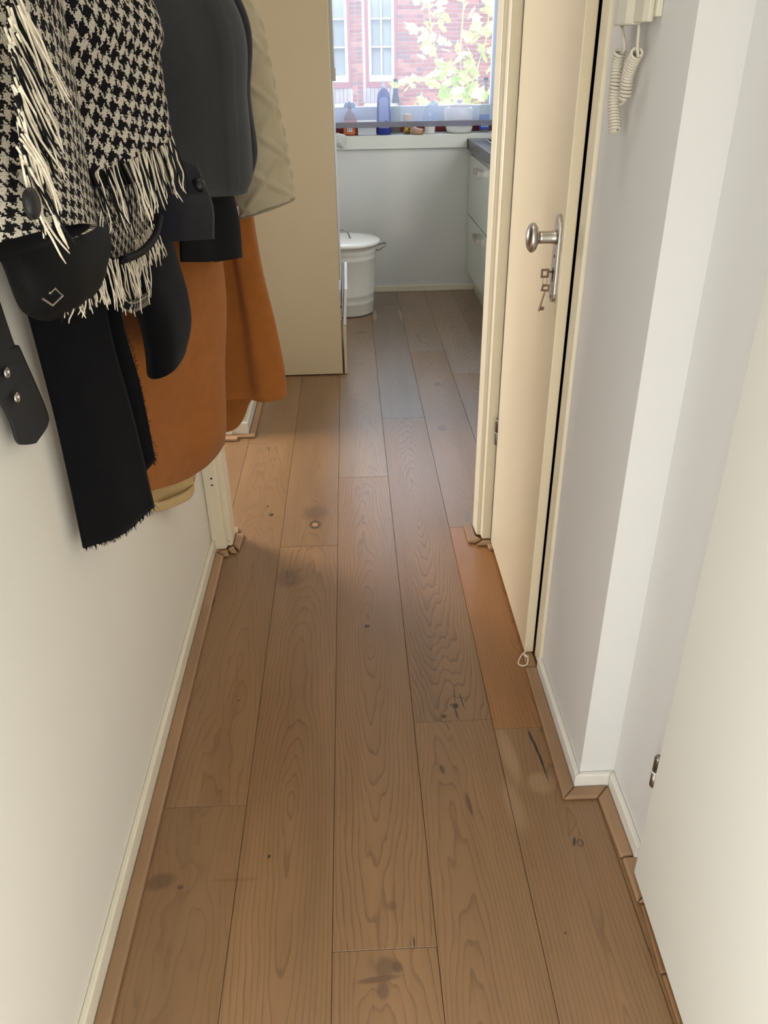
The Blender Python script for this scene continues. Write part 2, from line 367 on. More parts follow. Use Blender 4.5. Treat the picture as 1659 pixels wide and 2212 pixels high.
# added frames and lamp out of view, built round the fill lights
for nm, lab, bxs in (('added_window_2', 'added kitchen side window frame round a fill light', [(1.372, 1.384, 3.36, 3.40, 1.06, 2.24), (1.372, 1.384, 4.80, 4.84, 1.06, 2.24), (1.372, 1.384, 3.40, 4.80, 1.06, 1.10), (1.372, 1.384, 3.40, 4.80, 2.20, 2.24)]),
                     ('added_window_3', 'added tall frame round a fill light on the left beside the viewer', [(-.4848, -.472, -.39, -.35, .01, 2.0), (-.4848, -.472, .35, .39, .01, 2.0), (-.4848, -.472, -.35, .35, 1.95, 2.0)]),
                     ('added_window_4', 'added narrow frame round a fill light on the right beside the viewer', [(.476, .50, -.41, -.392, .01, 2.0), (.476, .50, .035, .05, .01, 2.0), (.476, .50, -.392, .035, 1.95, 2.0)]),
                     ('added_door_3', 'added door frame round a fill light behind the viewer', [(-.47, -.44, -.419, -.405, .01, 2.05), (.48, .51, -.419, -.405, .01, 2.05), (-.44, .48, -.419, -.405, .86, 2.05)])):
    wall(nm, lab, bxs, m_frame)
cl_ = empty('added_ceiling_lamp', (.02, 1.35, 2.5)); tag(cl_, 'added flat round white ceiling lamp over the hallway', 'lamp')
bm = BM(); lathe(bm, [(.17, 2.475), (.18, 2.48), (.18, 2.549)], (.02, 1.35, 0), 32); mesh_obj('lamp_body', bm, m_ceil, cl_, True)
# near door recess walls sit flush; the door frame behind the near door
wall('trim_1', 'painted frame of the near door', [(.536, .60, .90, .988, 0, 2.08)], m_frame)

# skirting boards
def skirt(name, label, poly, z0=.0, z1=.047, m=None):
    bm = BM(); prism(bm, poly, z0, z1); return tag(mesh_obj(name, bm, m or m_base, bevel=.003), label, None, None, 'structure')
skirt('baseboard_left', 'low cream skirting board along the coat wall', [(-.485, -1.2), (-.473, -1.2), (-.473, 2.205), (-.485, 2.205)], z1=.05)
m_baseR = mat('white_skirting_paint_fresh', srgb(230, 225, 216), .4, var=.03, vscale=30, bump=.1, bscale=60)
bbr = empty('baseboard_right'); tag(bbr, 'white skirting board stepping round the wall corner on the right', None, None, 'structure')
for poly in ([(.46, 1.575), (.448, 1.575), (.448, 1.183), (.46, 1.195)], [(.46, 1.195), (.448, 1.183), (.523, 1.183), (.535, 1.195)], [(.535, 1.195), (.523, 1.183), (.523, 1.00), (.535, 1.00)]):
    bm = BM(); prism(bm, poly, 0, .042); mesh_obj('skirting_length', bm, m_baseR, bbr, bevel=.003)
skirt('baseboard_far', 'white skirting board under the kitchen window wall', [(-.52, 5.46), (-.52, 5.447), (.83, 5.447), (.83, 5.46)], z1=.04)
skirt('baseboard_passage', 'white skirting on the far jamb of the left opening', [(-.60, 3.135), (-.60, 3.122), (-.463, 3.122), (-.463, 3.835), (-.476, 3.835), (-.476, 3.135)], z1=.06)
# oak cover strips on the floor, one object per length
m_strip = mat('oak_strip', srgb(158, 125, 95), .42, var=.16, vscale=12, bump=.15, bscale=120, stretch=(1, .25, 1))
m_strip2 = mat('oak_strip_dark', srgb(140, 104, 72), .45, var=.16, vscale=12, bump=.15, bscale=120, stretch=(1, .25, 1))
SN = [1]
def strip(label, poly, h=.012, m=None):
    SN[0] += 1; bm = BM(); prism(bm, poly, .0003, h)
    return tag(mesh_obj('trim_%d' % SN[0], bm, m or m_strip, bevel=.005, seg=3), label, None, None, 'structure')
strip('long flat oak strip at the foot of the coat wall', [(-.473, -1.2), (-.444, -1.2), (-.444, 2.165), (-.473, 2.19)])
strip('mitred oak strip end in front of the left door frame', [(-.472, 2.193), (-.443, 2.168), (-.428, 2.168), (-.437, 2.204)])
strip('small oak strip at the corner of the left door frame', [(-.436, 2.206), (-.424, 2.186), (-.404, 2.186), (-.421, 2.226)])
strip('oak strip inside the left door frame', [(-.421, 2.229), (-.398, 2.196), (-.392, 2.30), (-.421, 2.30)])
strip('short oak strip behind the left door frame', [(-.45, 2.303), (-.414, 2.303), (-.414, 2.345), (-.45, 2.345)])
strip('long oak strip along the white wall by the cream door', [(.448, 1.575), (.448, 1.183), (.417, 1.152), (.419, 1.575)])
strip('mitred oak strip across the wall return', [(.4475, 1.1825), (.4178, 1.152), (.492, 1.152), (.5225, 1.1825)])
strip('oak strip along the recessed wall', [(.523, 1.182), (.493, 1.152), (.496, 1.006), (.523, 1.006)])
strip('short oak strip before the near door', [(.536, 1.003), (.499, 1.003), (.499, .908), (.536, .935)])
strip('oak corner piece under the near door', [(.536, .933), (.5, .907), (.536, .907)], .013)
strip('dark oak strip running under the near door', [(.536, .904), (.505, .904), (.497, .775), (.536, .775)], .008, m_strip2)
strip('second dark oak strip under the near door', [(.536, .772), (.499, .772), (.482, .2), (.536, .2)], .009, m_strip2)
strip('oak block under the latch corner of the cream door', [(.45, 1.578), (.423, 1.578), (.424, 1.64), (.45, 1.64)], .010)
strip('oak strip in front of the right kitchen jamb', [(.43, 2.18), (.43, 2.207), (.404, 2.207), (.376, 2.18)])
strip('small oak offcut by the hinge of the cream door', [(.43, 2.15), (.416, 2.15), (.412, 2.177), (.43, 2.177)], .014)
strip('oak strip around the right kitchen jamb', [(.40, 2.21), (.376, 2.196), (.353, 2.20), (.352, 2.305), (.382, 2.305), (.383, 2.235)])
strip('oak strip along the passage jamb', [(-.60, 3.12), (-.60, 3.095), (-.435, 3.095), (-.435, 3.835), (-.461, 3.835), (-.461, 3.12)])
strip('pale oak strip at the threshold of the left opening', [(-.60, 3.093), (-.60, 3.065), (-.505, 3.065), (-.505, 3.093)], .014)

# door frames (kitchen doorway)
def post(name, label, poly, m=None, z0=.012, z1=2.12):
    bm = BM(); prism(bm, poly, z0, z1); return tag(mesh_obj(name, bm, m or m_frame, bevel=.004), label, None, None, 'structure')
postL = post('trim_30', 'left post of the kitchen door frame with stepped profile', [(-.4845, 2.2), (-.441, 2.2), (-.437, 2.212), (-.437, 2.22), (-.424, 2.22), (-.421, 2.226), (-.421, 2.30), (-.4845, 2.30)])
post('trim_31', 'right post of the kitchen door frame with stepped profile', [(.429, 2.207), (.400, 2.207), (.398, 2.232), (.385, 2.234), (.382, 2.295), (.382, 2.30), (.429, 2.30)])
post('trim_32', 'frame strip between the cream door and the white wall', [(.452, 1.572), (.452, 1.622), (.47, 1.622), (.475, 1.64), (.499, 1.64), (.499, 1.572)])
post('trim_33', 'head of the kitchen door frame', [(-.42, 2.205), (.382, 2.205), (.382, 2.299), (-.42, 2.299)], z0=2.06, z1=2.119)
post('trim_34', 'jamb lining of the left opening', [(-.53, 3.121), (-.53, 3.108), (-.60, 3.108), (-.60, 3.121)], z1=2.1)
for (p, r) in (((-0.457, 2.2, 0.273), .0034), ((-0.457, 2.2, 0.25), .0030), ((-0.432, 2.22, 0.032), .0016)):
    bm = BM(); lathe(bm, [(r, -.0012), (r, -.0004)], p, 10, 'y'); mesh_obj('screw_hole', bm, m_dark, postL)
# cream door on the right
d1 = empty('door_1', (.43, 1.9, 0)); tag(d1, 'cream flush door with an oval metal knob standing slightly proud of its frame', None, None, 'structure')
bm = BM(); box(bm, .427, .4505, 1.632, 2.19, .012, 2.05); mesh_obj('door_leaf', bm, m_door, d1, bevel=.002)
bm = BM(); lathe(bm, [(.006, 0), (.0065, .004), (.0065, .038), (.0055, .042)], (.4262, 2.1975, .36), 12); lathe(bm, [(.0065, 0), (.0065, .034), (.0055, .04)], (.4262, 2.1975, .404), 12)
mesh_obj('hinge', bm, m_steel, d1, True)
bm = BM()
pts = []
for k in range(9): a = math.pi*k/8; pts.append((1.669+.021*math.cos(a), 1.098+.021*math.sin(a)))
for k in range(9): a = math.pi+math.pi*k/8; pts.append((1.669+.021*math.cos(a), .962+.021*math.sin(a)))
prism(bm, pts, .4205, .4272, 'x'); pl = mesh_obj('handle_plate', bm, m_metal, d1, bevel=.002, seg=3)
bm = BM(); prism(bm, [(1.672, 1.012), (1.666, 1.012), (1.666, .984), (1.672, .984)], .4200, .4204, 'x'); mesh_obj('keyhole', bm, m_dark, pl)
for zz in (1.036, .953):
    bm = BM(); lathe(bm, [(.004, -.0006), (.003, -.0014)], (.4206, 1.669, zz), 10, 'x'); mesh_obj('screw', bm, m_steel, pl)
bm = BM(); prof = [(.015, -.0), (.0135, -.004), (.0125, -.012), (.0125, -.030), (.0125, -.036)]
lathe(bm, prof, (.4205, 1.669, 1.074), 24, 'x'); kn = mesh_obj('knob_neck', bm, m_metal, d1, True)
bm = BM(); prof = []
for k in range(13):
    t = -1+2*k/12; prof.append((max(.0004, .0285*math.sqrt(max(0, 1-t*t))), -.049-.0135*t))
lathe(bm, [(r, h) for r, h in prof], (.4205, 1.669, 1.074), 28, 'x', sx=.80, sy=1.05); mesh_obj('knob', bm, m_metal, d1, True)
# keys in the lock
ks = empty('key_set', (.42, 1.669, 1.0)); tag(ks, 'two small worn keys on a wire ring, one in the lock of the cream door', 'keys')
def keybow(bm, P, w, h, t, bar):
    """rectangular ring in the plane given by P(u, v, depth)"""
    o = [(-w, -h), (w, -h), (w, h), (-w, h)]; i = [(-w+bar, -h+bar), (w-bar, -h+bar), (w-bar, h-bar), (-w+bar, h-bar)]
    fo = [bm.verts.new(P(u, v, -t)) for u, v in o]; fi = [bm.verts.new(P(u, v, -t)) for u, v in i]
    bo = [bm.verts.new(P(u, v, t)) for u, v in o]; bi = [bm.verts.new(P(u, v, t)) for u, v in i]
    for k in range(4):
        q = (k+1) % 4
        bm.faces.new((fo[k], fo[q], fi[q], fi[k])); bm.faces.new((bo[q], bo[k], bi[k], bi[q]))
        bm.faces.new((fo[q], fo[k], bo[k], bo[q])); bm.faces.new((fi[k], fi[q], bi[q], bi[k]))
bm = BM(); keybow(bm, lambda u, v, t: (.4045+u, 1.6705+t, 1.001+v), .0086, .0092, .0012, .0044)
tube(bm, [(.4125, 1.6705, 1.004), (.4215, 1.6705, 1.004)], .0021, 8); mesh_obj('key', bm, m_keym, ks)
ca, sa = math.cos(.20), math.sin(.20)
bm = BM(); PX = lambda u, v, t: (.4075+u*ca+v*sa*-1+.0, 1.669+t, .971+v*ca+u*sa)
PK = lambda u, v, t: (.4080+u*ca+v*sa, 1.669+t, .971-u*sa*.5+v*ca)
keybow(bm, PK, .0086, .0074, .0012, .0040)
tube(bm, [PK(0, -.0068, 0), PK(0, -.014, 0), PK(-.0005, -.05, 0)], [.0018, .0022, .0022], 8)
prismpts = [PK(.002, -.040, 0), PK(.009, -.040, 0), PK(.009, -.048, 0), PK(.002, -.048, 0)]
v = [bm.verts.new((a, b-.001, c)) for a, b, c in prismpts]; w = [bm.verts.new((a, b+.001, c)) for a, b, c in prismpts]
bm.faces.new(v); bm.faces.new(w[::-1])
for k in range(4): bm.faces.new((v[k], v[(k+1) % 4], w[(k+1) % 4], w[k]))
mesh_obj('hanging_key', bm, m_keym, ks)
bm = BM(); tube(bm, [(.4055+.0045*math.cos(2*math.pi*k/24), 1.6695+.002*math.sin(2*math.pi*k/24), .9845+.0105*math.sin(2*math.pi*k/24)) for k in range(24)], .0005, 6, closed=True); mesh_obj('key_ring', bm, m_keym, ks, True)
# cord loop at the bottom corner
m_cord = mat('cream_cord', srgb(226, 216, 196), .7)
bm = BM(); loop = [(0.428, 1.615, 0.03), (0.416, 1.611, 0.022), (0.404, 1.593, 0.016), (0.402, 1.584, 0.014), (0.411, 1.577, 0.013), (0.424, 1.582, 0.013), (0.429, 1.594, 0.018), (0.428, 1.6, 0.024), (0.42, 1.603, 0.03)]
tube(bm, smoothpath(loop, 40), .0016, 7); tube(bm, smoothpath([(0.418, 1.603, 0.03), (0.424, 1.598, 0.026), (0.431, 1.602, 0.024)], 8), .0017, 7)
tag(mesh_obj('cord_loop', bm, m_cord, smooth=True), 'small loop of cream cord at the bottom corner of the cream door', 'cord')

# near door
d2 = empty('door_2', (.505, .957, 0)); tag(d2, 'off-white flush door close by on the right with a steel barrel hinge', None, None, 'structure')
bm = BM(); prism(bm, [(.505, .957), (.479, .1), (.519, .099), (.545, .957)], .028, 2.05); mesh_obj('door_leaf', bm, m_door2, d2, bevel=.002)
for zc in (.2725, 1.80):
    bm = BM(); lathe(bm, [(.006, -.037), (.0075, -.034), (.0075, -.002)], (.519, .984, zc), 16); lathe(bm, [(.0075, .002), (.0075, .034), (.006, .037)], (.519, .984, zc), 16)
    h = mesh_obj('hinge', bm, m_steel, d2, True)
    bm = BM(); lathe(bm, [(.0078, -.002), (.0078, .002)], (.519, .984, zc), 16); mesh_obj('hinge_washer', bm, m_white, h, True)

# ---------------------------------------------------------------- kitchen
# tall cabinet
tc = empty('tall_cabinet', (-.26, 3.84, 0)); tag(tc, 'tall cream kitchen cabinet with a wide plain side panel facing the hall', 'cabinet')
bm = BM(); box(bm, -.456, -.062, 3.84, 3.858, .006, 2.24); mesh_obj('side_panel', bm, m_panel, tc, bevel=.0015)
bm = BM(); box(bm, -.456, -.075, 3.859, 4.44, .45, 2.24); box(bm, -.456, -.36, 3.859, 4.44, .02, .449); box(bm, -.36, -.075, 4.40, 4.44, .02, .449); mesh_obj('carcass', bm, m_panel, tc)
m_grey = mat('grey_cabinet_front', srgb(186, 182, 172), .35)
bm = BM(); box(bm, -.074, -.056, 3.862, 4.44, .47, 2.24); mesh_obj('cabinet_door', bm, m_grey, tc, bevel=.001)
bm = BM(); box(bm, -.055, -.044, 3.90, 4.02, 1.315, 2.1); box(bm, -.055, -.040, 3.885, 3.90, 1.31, 1.36); mesh_obj('door_handle', bm, m_grey, tc, bevel=.001)
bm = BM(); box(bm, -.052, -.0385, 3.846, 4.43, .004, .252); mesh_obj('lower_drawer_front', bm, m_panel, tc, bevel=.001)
m_box_litfront = mat('white_boxes_lit_front', srgb(228, 230, 234), .35)  # white of the drawer boxes; on the upper front, window light put into colour
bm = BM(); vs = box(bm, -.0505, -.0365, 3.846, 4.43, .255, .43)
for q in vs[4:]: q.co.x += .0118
mesh_obj('upper_drawer_front', bm, m_box_litfront, tc, bevel=.001)
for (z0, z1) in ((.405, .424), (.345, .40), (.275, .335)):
    bm = BM(); box(bm, -.30, -.057, 3.862, 4.38, z0, z1); mesh_obj('drawer_box', bm, m_box_litfront, tc, bevel=.001)
# bin
bn = empty('trash_bin', (-.03, 5.0, 0)); tag(bn, 'white enamelled metal bin with ribbed bands, a lid and wire handles', 'bin')
bm = BM(); prof = [(.150, .004), (.160, .006), (.161, .012), (.163, .07), (.167, .078), (.164, .086), (.166, .118), (.170, .126), (.167, .134), (.180, .335), (.184, .342), (.181, .350), (.183, .374), (.187, .382), (.184, .390), (.187, .418), (.193, .424), (.186, .428), (.02, .429)]
lathe(bm, prof, (-.03, 5.0, 0), 48); mesh_obj('bin_body', bm, m_white, bn, True)
bm = BM(); prof = [(.196, .420), (.209, .420), (.211, .428), (.209, .436), (.196, .442), (.12, .452), (.06, .455), (.002, .456)]
lathe(bm, prof, (-.03, 5.0, 0), 48); lid = mesh_obj('lid', bm, m_white, bn, True)
bm = BM(); tube(bm, smoothpath([(-.085, 4.955, .455), (-.083, 4.955, .475), (-.06, 4.953, .498), (-.03, 4.953, .500), (-.01, 4.955, .475), (-.005, 4.955, .455)], 24), .0045, 8); lathe(bm, [(.010, 0), (.010, .003)], (-.003, 4.955, .4535), 12); mesh_obj('lid_handle', bm, m_steel, lid, True)
bm = BM(); tube(bm, smoothpath([(.150, 4.93, .388), (.168, 4.925, .388), (.205, 4.94, .410), (.212, 4.97, .418), (.200, 5.0, .412), (.157, 5.0, .402)], 24), .004, 8); mesh_obj('side_handle', bm, m_steel, bn, True)
# base cabinet with drawers
m_kfront = mat('pale_green_grey_front', srgb(206, 210, 196), .12, spec=.5, coat=.3)
bc = empty('base_cabinet', (1.07, 4.9, 0)); tag(bc, 'pale glossy kitchen base cabinet with two drawers and square bar handles', 'cabinet')
bm = BM(); box(bm, .795, 1.384, 4.30, 5.455, .12, .884); mesh_obj('carcass', bm, m_kfront, bc)
for (z0, z1, zh, sh) in ((.144, .494, .432, -.04), (.502, .852, .80, 0)):
    bm = BM(); box(bm, .775, .794, 4.50, 5.45, z0, z1); dr = mesh_obj('drawer_front', bm, m_kfront, bc, bevel=.001)
    bm = BM(); y0, y1 = 4.905+sh, 5.10+sh
    box(bm, .745, .750, y0, y1, zh-.012, zh+.012); box(bm, .750, .7748, y0, y0+.005, zh-.012, zh+.012); box(bm, .750, .7748, y1-.005, y1, zh-.012, zh+.012); mesh_obj('bar_handle', bm, m_metal, dr)
bm = BM(); box(bm, .83, .845, 2.6, 5.446, .001, .119); mesh_obj('plinth', bm, m_kfront, bc)
bc2 = empty('base_cabinet', (1.07, 3.6, 0)); tag(bc2, 'pale base cabinet hidden beside the kitchen door frame', 'cabinet')
bm = BM(); box(bm, .795, 1.384, 2.6, 4.297, .12, .884); mesh_obj('carcass', bm, m_kfront, bc2)
bm = BM(); box(bm, .775, .794, 2.6, 4.497, .144, .852); mesh_obj('drawer_front', bm, m_kfront, bc2, bevel=.001)
m_top = mat('dark_worktop', srgb(66, 66, 70), .28, var=.1, vscale=200)
bm = BM(); box(bm, .755, 1.384, 2.6, 5.455, .885, .945); tag(mesh_obj('worktop', bm, m_top, bevel=.002), 'thick dark grey kitchen worktop', 'worktop')
hb = empty('hob', (1.1, 5.0, .945)); tag(hb, 'black glass cooking hob with a steel edge on the dark worktop', 'hob')
bm = BM(); box(bm, .842, 1.33, 4.62, 5.26, .9455, .950); mesh_obj('hob_edge', bm, m_metal, hb, bevel=.001)
bm = BM(); box(bm, .850, 1.322, 4.628, 5.252, .950, .953); mesh_obj('hob_glass', bm, mat('black_glass', srgb(8, 8, 10), .05), hb)
# sill
m_sill = mat('white_sill_paint', srgb(216, 220, 214), .35)
bm = BM(); box(bm, -.52, .752, 5.44, 5.459, .895, .9705); box(bm, -.52, .989, 5.459, 5.70, .9052, .9705); tag(mesh_obj('trim_40', bm, m_sill, bevel=.002), 'white kitchen window sill board', None, None, 'structure')
# window
w1 = empty('window_1', (.2, 5.68, .97)); tag(w1, 'large kitchen window with a pale frame and red lower rail', None, None, 'structure')
m_wf = mat('pale_blue_white_frame', srgb(210, 220, 232), .4); m_red = mat('dark_red_paint', srgb(116, 28, 32), .4)
bm = BM(); box(bm, -.52, .989, 5.67, 5.73, 1.026, 1.122); mesh_obj('bottom_rail', bm, m_wf, w1, bevel=.004)
bm = BM(); box(bm, -.52, .989, 5.665, 5.75, .971, 1.025); mesh_obj('red_rail', bm, m_red, w1, bevel=.002)
bm = BM(); box(bm, .925, .989, 5.67, 5.73, 1.123, 2.18); mesh_obj('right_stile', bm, m_wf, w1, bevel=.004)
bm = BM(); box(bm, -.52, -.44, 5.67, 5.73, 1.123, 2.18); mesh_obj('left_stile', bm, m_wf, w1, bevel=.004)
bm = BM(); box(bm, -.52, .989, 5.67, 5.73, 2.181, 2.25); mesh_obj('top_rail', bm, m_wf, w1, bevel=.004)
k = N('window_glass'); tr = k.new('ShaderNodeBsdfTransparent'); gl = k.new('ShaderNodeBsdfGlossy'); gl.inputs['Roughness'].default_value = .02
fr = k.new('ShaderNodeFresnel'); fr.inputs[0].default_value = 1.25; mx = k.new('ShaderNodeMixShader'); k.l.new(fr.outputs[0], mx.inputs[0]); k.l.new(tr.outputs[0], mx.inputs[1]); k.l.new(gl.outputs[0], mx.inputs[2]); k.l.new(mx.outputs[0], k.out.inputs[0]); m_glass = k.m
bm = BM(); box(bm, -.44, .925, 5.698, 5.702, 1.122, 2.181); mesh_obj('pane', bm, m_glass, w1)
# blind
k = N('sheer_blind'); tr = k.new('ShaderNodeBsdfTransparent'); tr.inputs[0].default_value = (.95, .95, .97, 1)
tl = k.new('ShaderNodeBsdfTranslucent'); tl.inputs[0].default_value = (.78, .82, .95, 1); df = k.new('ShaderNodeBsdfDiffuse'); df.inputs[0].default_value = (.75, .80, .95, 1)
m1 = k.new('ShaderNodeMixShader'); m1.inputs[0].default_value = .35; k.l.new(tl.outputs[0], m1.inputs[1]); k.l.new(df.outputs[0], m1.inputs[2])
m2 = k.new('ShaderNodeMixShader'); m2.inputs[0].default_value = .16; k.l.new(tr.outputs[0], m2.inputs[1]); k.l.new(m1.outputs[0], m2.inputs[2]); k.l.new(m2.outputs[0], k.out.inputs[0]); m_blind = k.m
k = N('blind_bar'); tr = k.new('ShaderNodeBsdfTransparent'); tr.inputs[0].default_value = (.6, .6, .68, 1); mx = k.new('ShaderNodeMixShader'); mx.inputs[0].default_value = .55
k.b.inputs['Base Color'].default_value = srgb(150, 152, 166); k.b.inputs['Roughness'].default_value = .3; k.l.new(tr.outputs[0], mx.inputs[1]); k.l.new(k.b.outputs[0], mx.inputs[2]); k.l.new(mx.outputs[0], k.out.inputs[0]); m_bar = k.m
rb = empty('roller_blind', (.2, 5.43, 1.02)); tag(rb, 'sheer bluish roller blind half covering the kitchen window', 'blind')
bm = BM(); box(bm, -.50, .955, 5.431, 5.4316, 1.05, 2.24); mesh_obj('blind_sheet', bm, m_blind, rb)
bm = BM(); box(bm, -.50, .955, 5.427, 5.4355, 1.018, 1.050); mesh_obj('bottom_bar', bm, m_bar, rb, bevel=.003)
bm = BM(); box(bm, .378, .410, 5.424, 5.4268, 1.014, 1.040); mesh_obj('bar_clip', bm, mat('grey_clip', srgb(116, 116, 112), .5), rb)

# ---- things on the sill
ZS = .9707
def glassmat(name, col, rough=.05, w=.75):
    k = N(name); tr = k.new('ShaderNodeBsdfTransparent'); tr.inputs[0].default_value = col; mx = k.new('ShaderNodeMixShader'); mx.inputs[0].default_value = 1-w
    k.b.inputs['Base Color'].default_value = col; k.b.inputs['Roughness'].default_value = rough; k.b.inputs['Specular IOR Level'].default_value = .8
    k.l.new(tr.outputs[0], mx.inputs[1]); k.l.new(k.b.outputs[0], mx.inputs[2]); k.l.new(mx.outputs[0], k.out.inputs[0]); return k.m
m_amber = glassmat('amber_glass', srgb(150, 88, 46), .05, .35); m_clear = glassmat('clear_glass', srgb(232, 238, 230), .05, .88)
m_orange = mat('orange_label', srgb(206, 112, 66), .5); m_blue = mat('blue_bottle_plastic', srgb(28, 52, 150), .25, coat=.3); m_lblue = mat('pale_blue_label', srgb(150, 168, 226), .4)
m_paper = mat('white_paper', srgb(232, 234, 236), .6); m_ink = mat('blue_ink', srgb(40, 84, 190), .5)
t = empty('amber_bottle', (.021, 5.53, ZS)); tag(t, 'amber glass bottle with an orange label at the left of the sill', 'bottle')
bm = BM(); lathe(bm, [(.038, 0), (.041, .004), (.041, .095), (.034, .118), (.014, .138), (.012, .150)], (.021, 5.53, ZS), 28); mesh_obj('bottle_body', bm, m_amber, t, True)
bm = BM(); lathe(bm, [(.0136, 0), (.0136, .022), (.008, .026), (.006, .038)], (.021, 5.53, ZS+.150), 18); mesh_obj('cap', bm, mat('brown_cap', srgb(96, 84, 84), .4), t, True)
bm = BM(); lathe(bm, [(.0418, .006), (.0418, .085)], (.021, 5.53, ZS), 28, cap=False); lb = mesh_obj('label', bm, m_orange, t, True)
bm = BM(); box(bm, .004, .034, 5.4872, 5.4878, ZS+.022, ZS+.05); mesh_obj('label_print', bm, m_paper, lb)
bm = BM()
for q in range(2): box(bm, .008+q*.013, .013+q*.013, 5.4868, 5.4871, ZS+.028, ZS+.042)
mesh_obj('label_marks', bm, mat('grey_ink', srgb(120, 120, 130), .5), lb)
t = empty('spray_bottle', (.03, 5.60, ZS)); tag(t, 'pale blue plastic spray bottle behind the amber bottle', 'bottle')
bm = BM(); lathe(bm, [(.035, 0), (.036, .01), (.034, .11), (.012, .135), (.012, .15)], (.03, 5.615, ZS), 20); mesh_obj('bottle_body', bm, m_lblue, t, True)
bm = BM(); prism(bm, [(-.02, .150), (.055, .150), (.06, .165), (.045, .18), (-.005, .18), (-.012, .165)], 5.603, 5.627, 'y'); mesh_obj('trigger_head', bm, mat('sky_blue_plastic', srgb(92, 150, 214), .35), t, bevel=.003).location.z += ZS
t = empty('storage_box', (.125, 5.53, ZS)); tag(t, 'white plastic storage box between the amber and the blue bottle', 'box')
bm = BM(); vs = box(bm, .069, .183, 5.49, 5.59, ZS, ZS+.07)
for q in vs[4:]: q.co.x += .002*(1 if q.co.x > .12 else -1)
mesh_obj('box_body', bm, mat('translucent_white_plastic', srgb(206, 212, 216), .35), t, bevel=.004)
bm = BM(); box(bm, .063, .189, 5.484, 5.596, ZS+.0702, ZS+.08); mesh_obj('box_lid', bm, mat('pale_cream_lid', srgb(226, 214, 190), .4), t, bevel=.003)
bm = BM(); box(bm, .0605, .0645, 5.50, 5.55, ZS, ZS+.062); tag(mesh_obj('card', bm, mat('rust_card', srgb(150, 74, 44), .6)), 'rust red card standing beside the white storage box', 'card')
t = empty('detergent_bottle', (.234, 5.53, ZS)); tag(t, 'dark blue detergent bottle with a pale label and a nozzle', 'bottle')
bm = BM(); lathe(bm, [(.040, 0), (.045, .005), (.045, .12), (.041, .205), (.036, .232), (.022, .252), (.013, .258)], (.234, 5.53, ZS), 32, sy=.6); mesh_obj('bottle_body', bm, m_blue, t, True)
bm = BM(); lathe(bm, [(.0135, 0), (.0135, .018), (.006, .024), (.0045, .042)], (.234, 5.53, ZS+.258), 16); mesh_obj('nozzle', bm, m_paper, t, True)
bm = BM(); pts = []
for q in range(13): a = math.pi*q/12; pts.append((.234+.028*math.cos(a), ZS+.185+.028*math.sin(a)))
prism(bm, pts+[(.203, ZS+.038), (.265, ZS+.038)], 5.5005, 5.503, 'y'); lb = mesh_obj('label', bm, m_lblue, t)
bm = BM(); box(bm, .240, .256, 5.4998, 5.5003, ZS+.072, ZS+.082); mesh_obj('label_print', bm, m_blue, lb)
for (nm, lab, x, y, cap, lz, lm) in (('glass_bottle', 'clear glass bottle with a dark neck label beside the blue bottle', .313, 5.60, m_black, (.175, .255), mat('slate_label', srgb(70, 84, 112), .5)), ('glass_bottle', 'clear glass bottle with a blue lower label at the right of the sill', .876, 5.58, m_black, (.018, .10), m_ink)):
    t = empty(nm, (x, y, ZS)); tag(t, lab, 'bottle')
    bm = BM(); lathe(bm, [(.029, 0), (.031, .004), (.031, .13), (.029, .16), (.020, .21), (.0125, .25), (.0125, .29)], (x, y, ZS), 24); mesh_obj('bottle_body', bm, m_clear, t, True)
    bm = BM(); lathe(bm, [(.0145, 0), (.0145, .014), (.012, .017)], (x, y, ZS+.290), 16); mesh_obj('cap', bm, cap, t, True)
    def rr(z): return .0316 if z < .13 else max(.0135, .0316-(z-.13)*.155)
    bm = BM(); lathe(bm, [(rr(lz[0]+(lz[1]-lz[0])*q/5)+.0008, lz[0]+(lz[1]-lz[0])*q/5) for q in range(6)], (x, y, ZS), 24, cap=False); mesh_obj('label', bm, lm, t, True)
bm = BM()
for q in range(5): box(bm, .853+q*.010, .858+q*.010, 5.5475, 5.548, ZS+.03, ZS+.052)
mesh_obj('label_letters', bm, m_paper, t)
t = empty('foil_jar', (.385, 5.55, ZS)); tag(t, 'small round gold and silver foil jar on the sill', 'jar')
bm = BM(); lathe(bm, [(.012, 0), (.026, .008), (.034, .025), (.032, .042), (.022, .052)], (.385, 5.55, ZS), 18); mesh_obj('jar_body', bm, mat('crinkled_gold', srgb(196, 158, 84), .25, 1.0, var=.3, vscale=60, bump=.8, bscale=90, bdist=.003), t, True)
bm = BM(); lathe(bm, [(.018, .052), (.028, .062), (.030, .10), (.024, .112), (.002, .116)], (.385, 5.55, ZS), 14); mesh_obj('wrapped_top', bm, mat('tan_paper', srgb(206, 174, 124), .6, bump=.6, bscale=80, bdist=.003), t)
t = empty('paper_roll', (.45, 5.47, ZS)); tag(t, 'crumpled pinkish brown paper tube lying on the sill edge', 'paper')
bm = BM(); ax = [(.414, 5.50, ZS+.026), (.435, 5.47, ZS+.020), (.458, 5.452, ZS+.0185), (.475, 5.44, ZS+.018)]; tube(bm, smoothpath(ax, 10), [.024, .022, .021, .02, .019, .019, .018, .017, .017, .016], 14, cap=False); o = mesh_obj('paper_tube', bm, mat('kraft_paper', srgb(196, 160, 134), .7, var=.1, vscale=50), t, True); s = o.modifiers.new('s', 'SOLIDIFY'); s.thickness = .001
t = empty('white_cup', (.525, 5.53, ZS)); tag(t, 'white cup holding a crumpled clear plastic bag', 'cup')
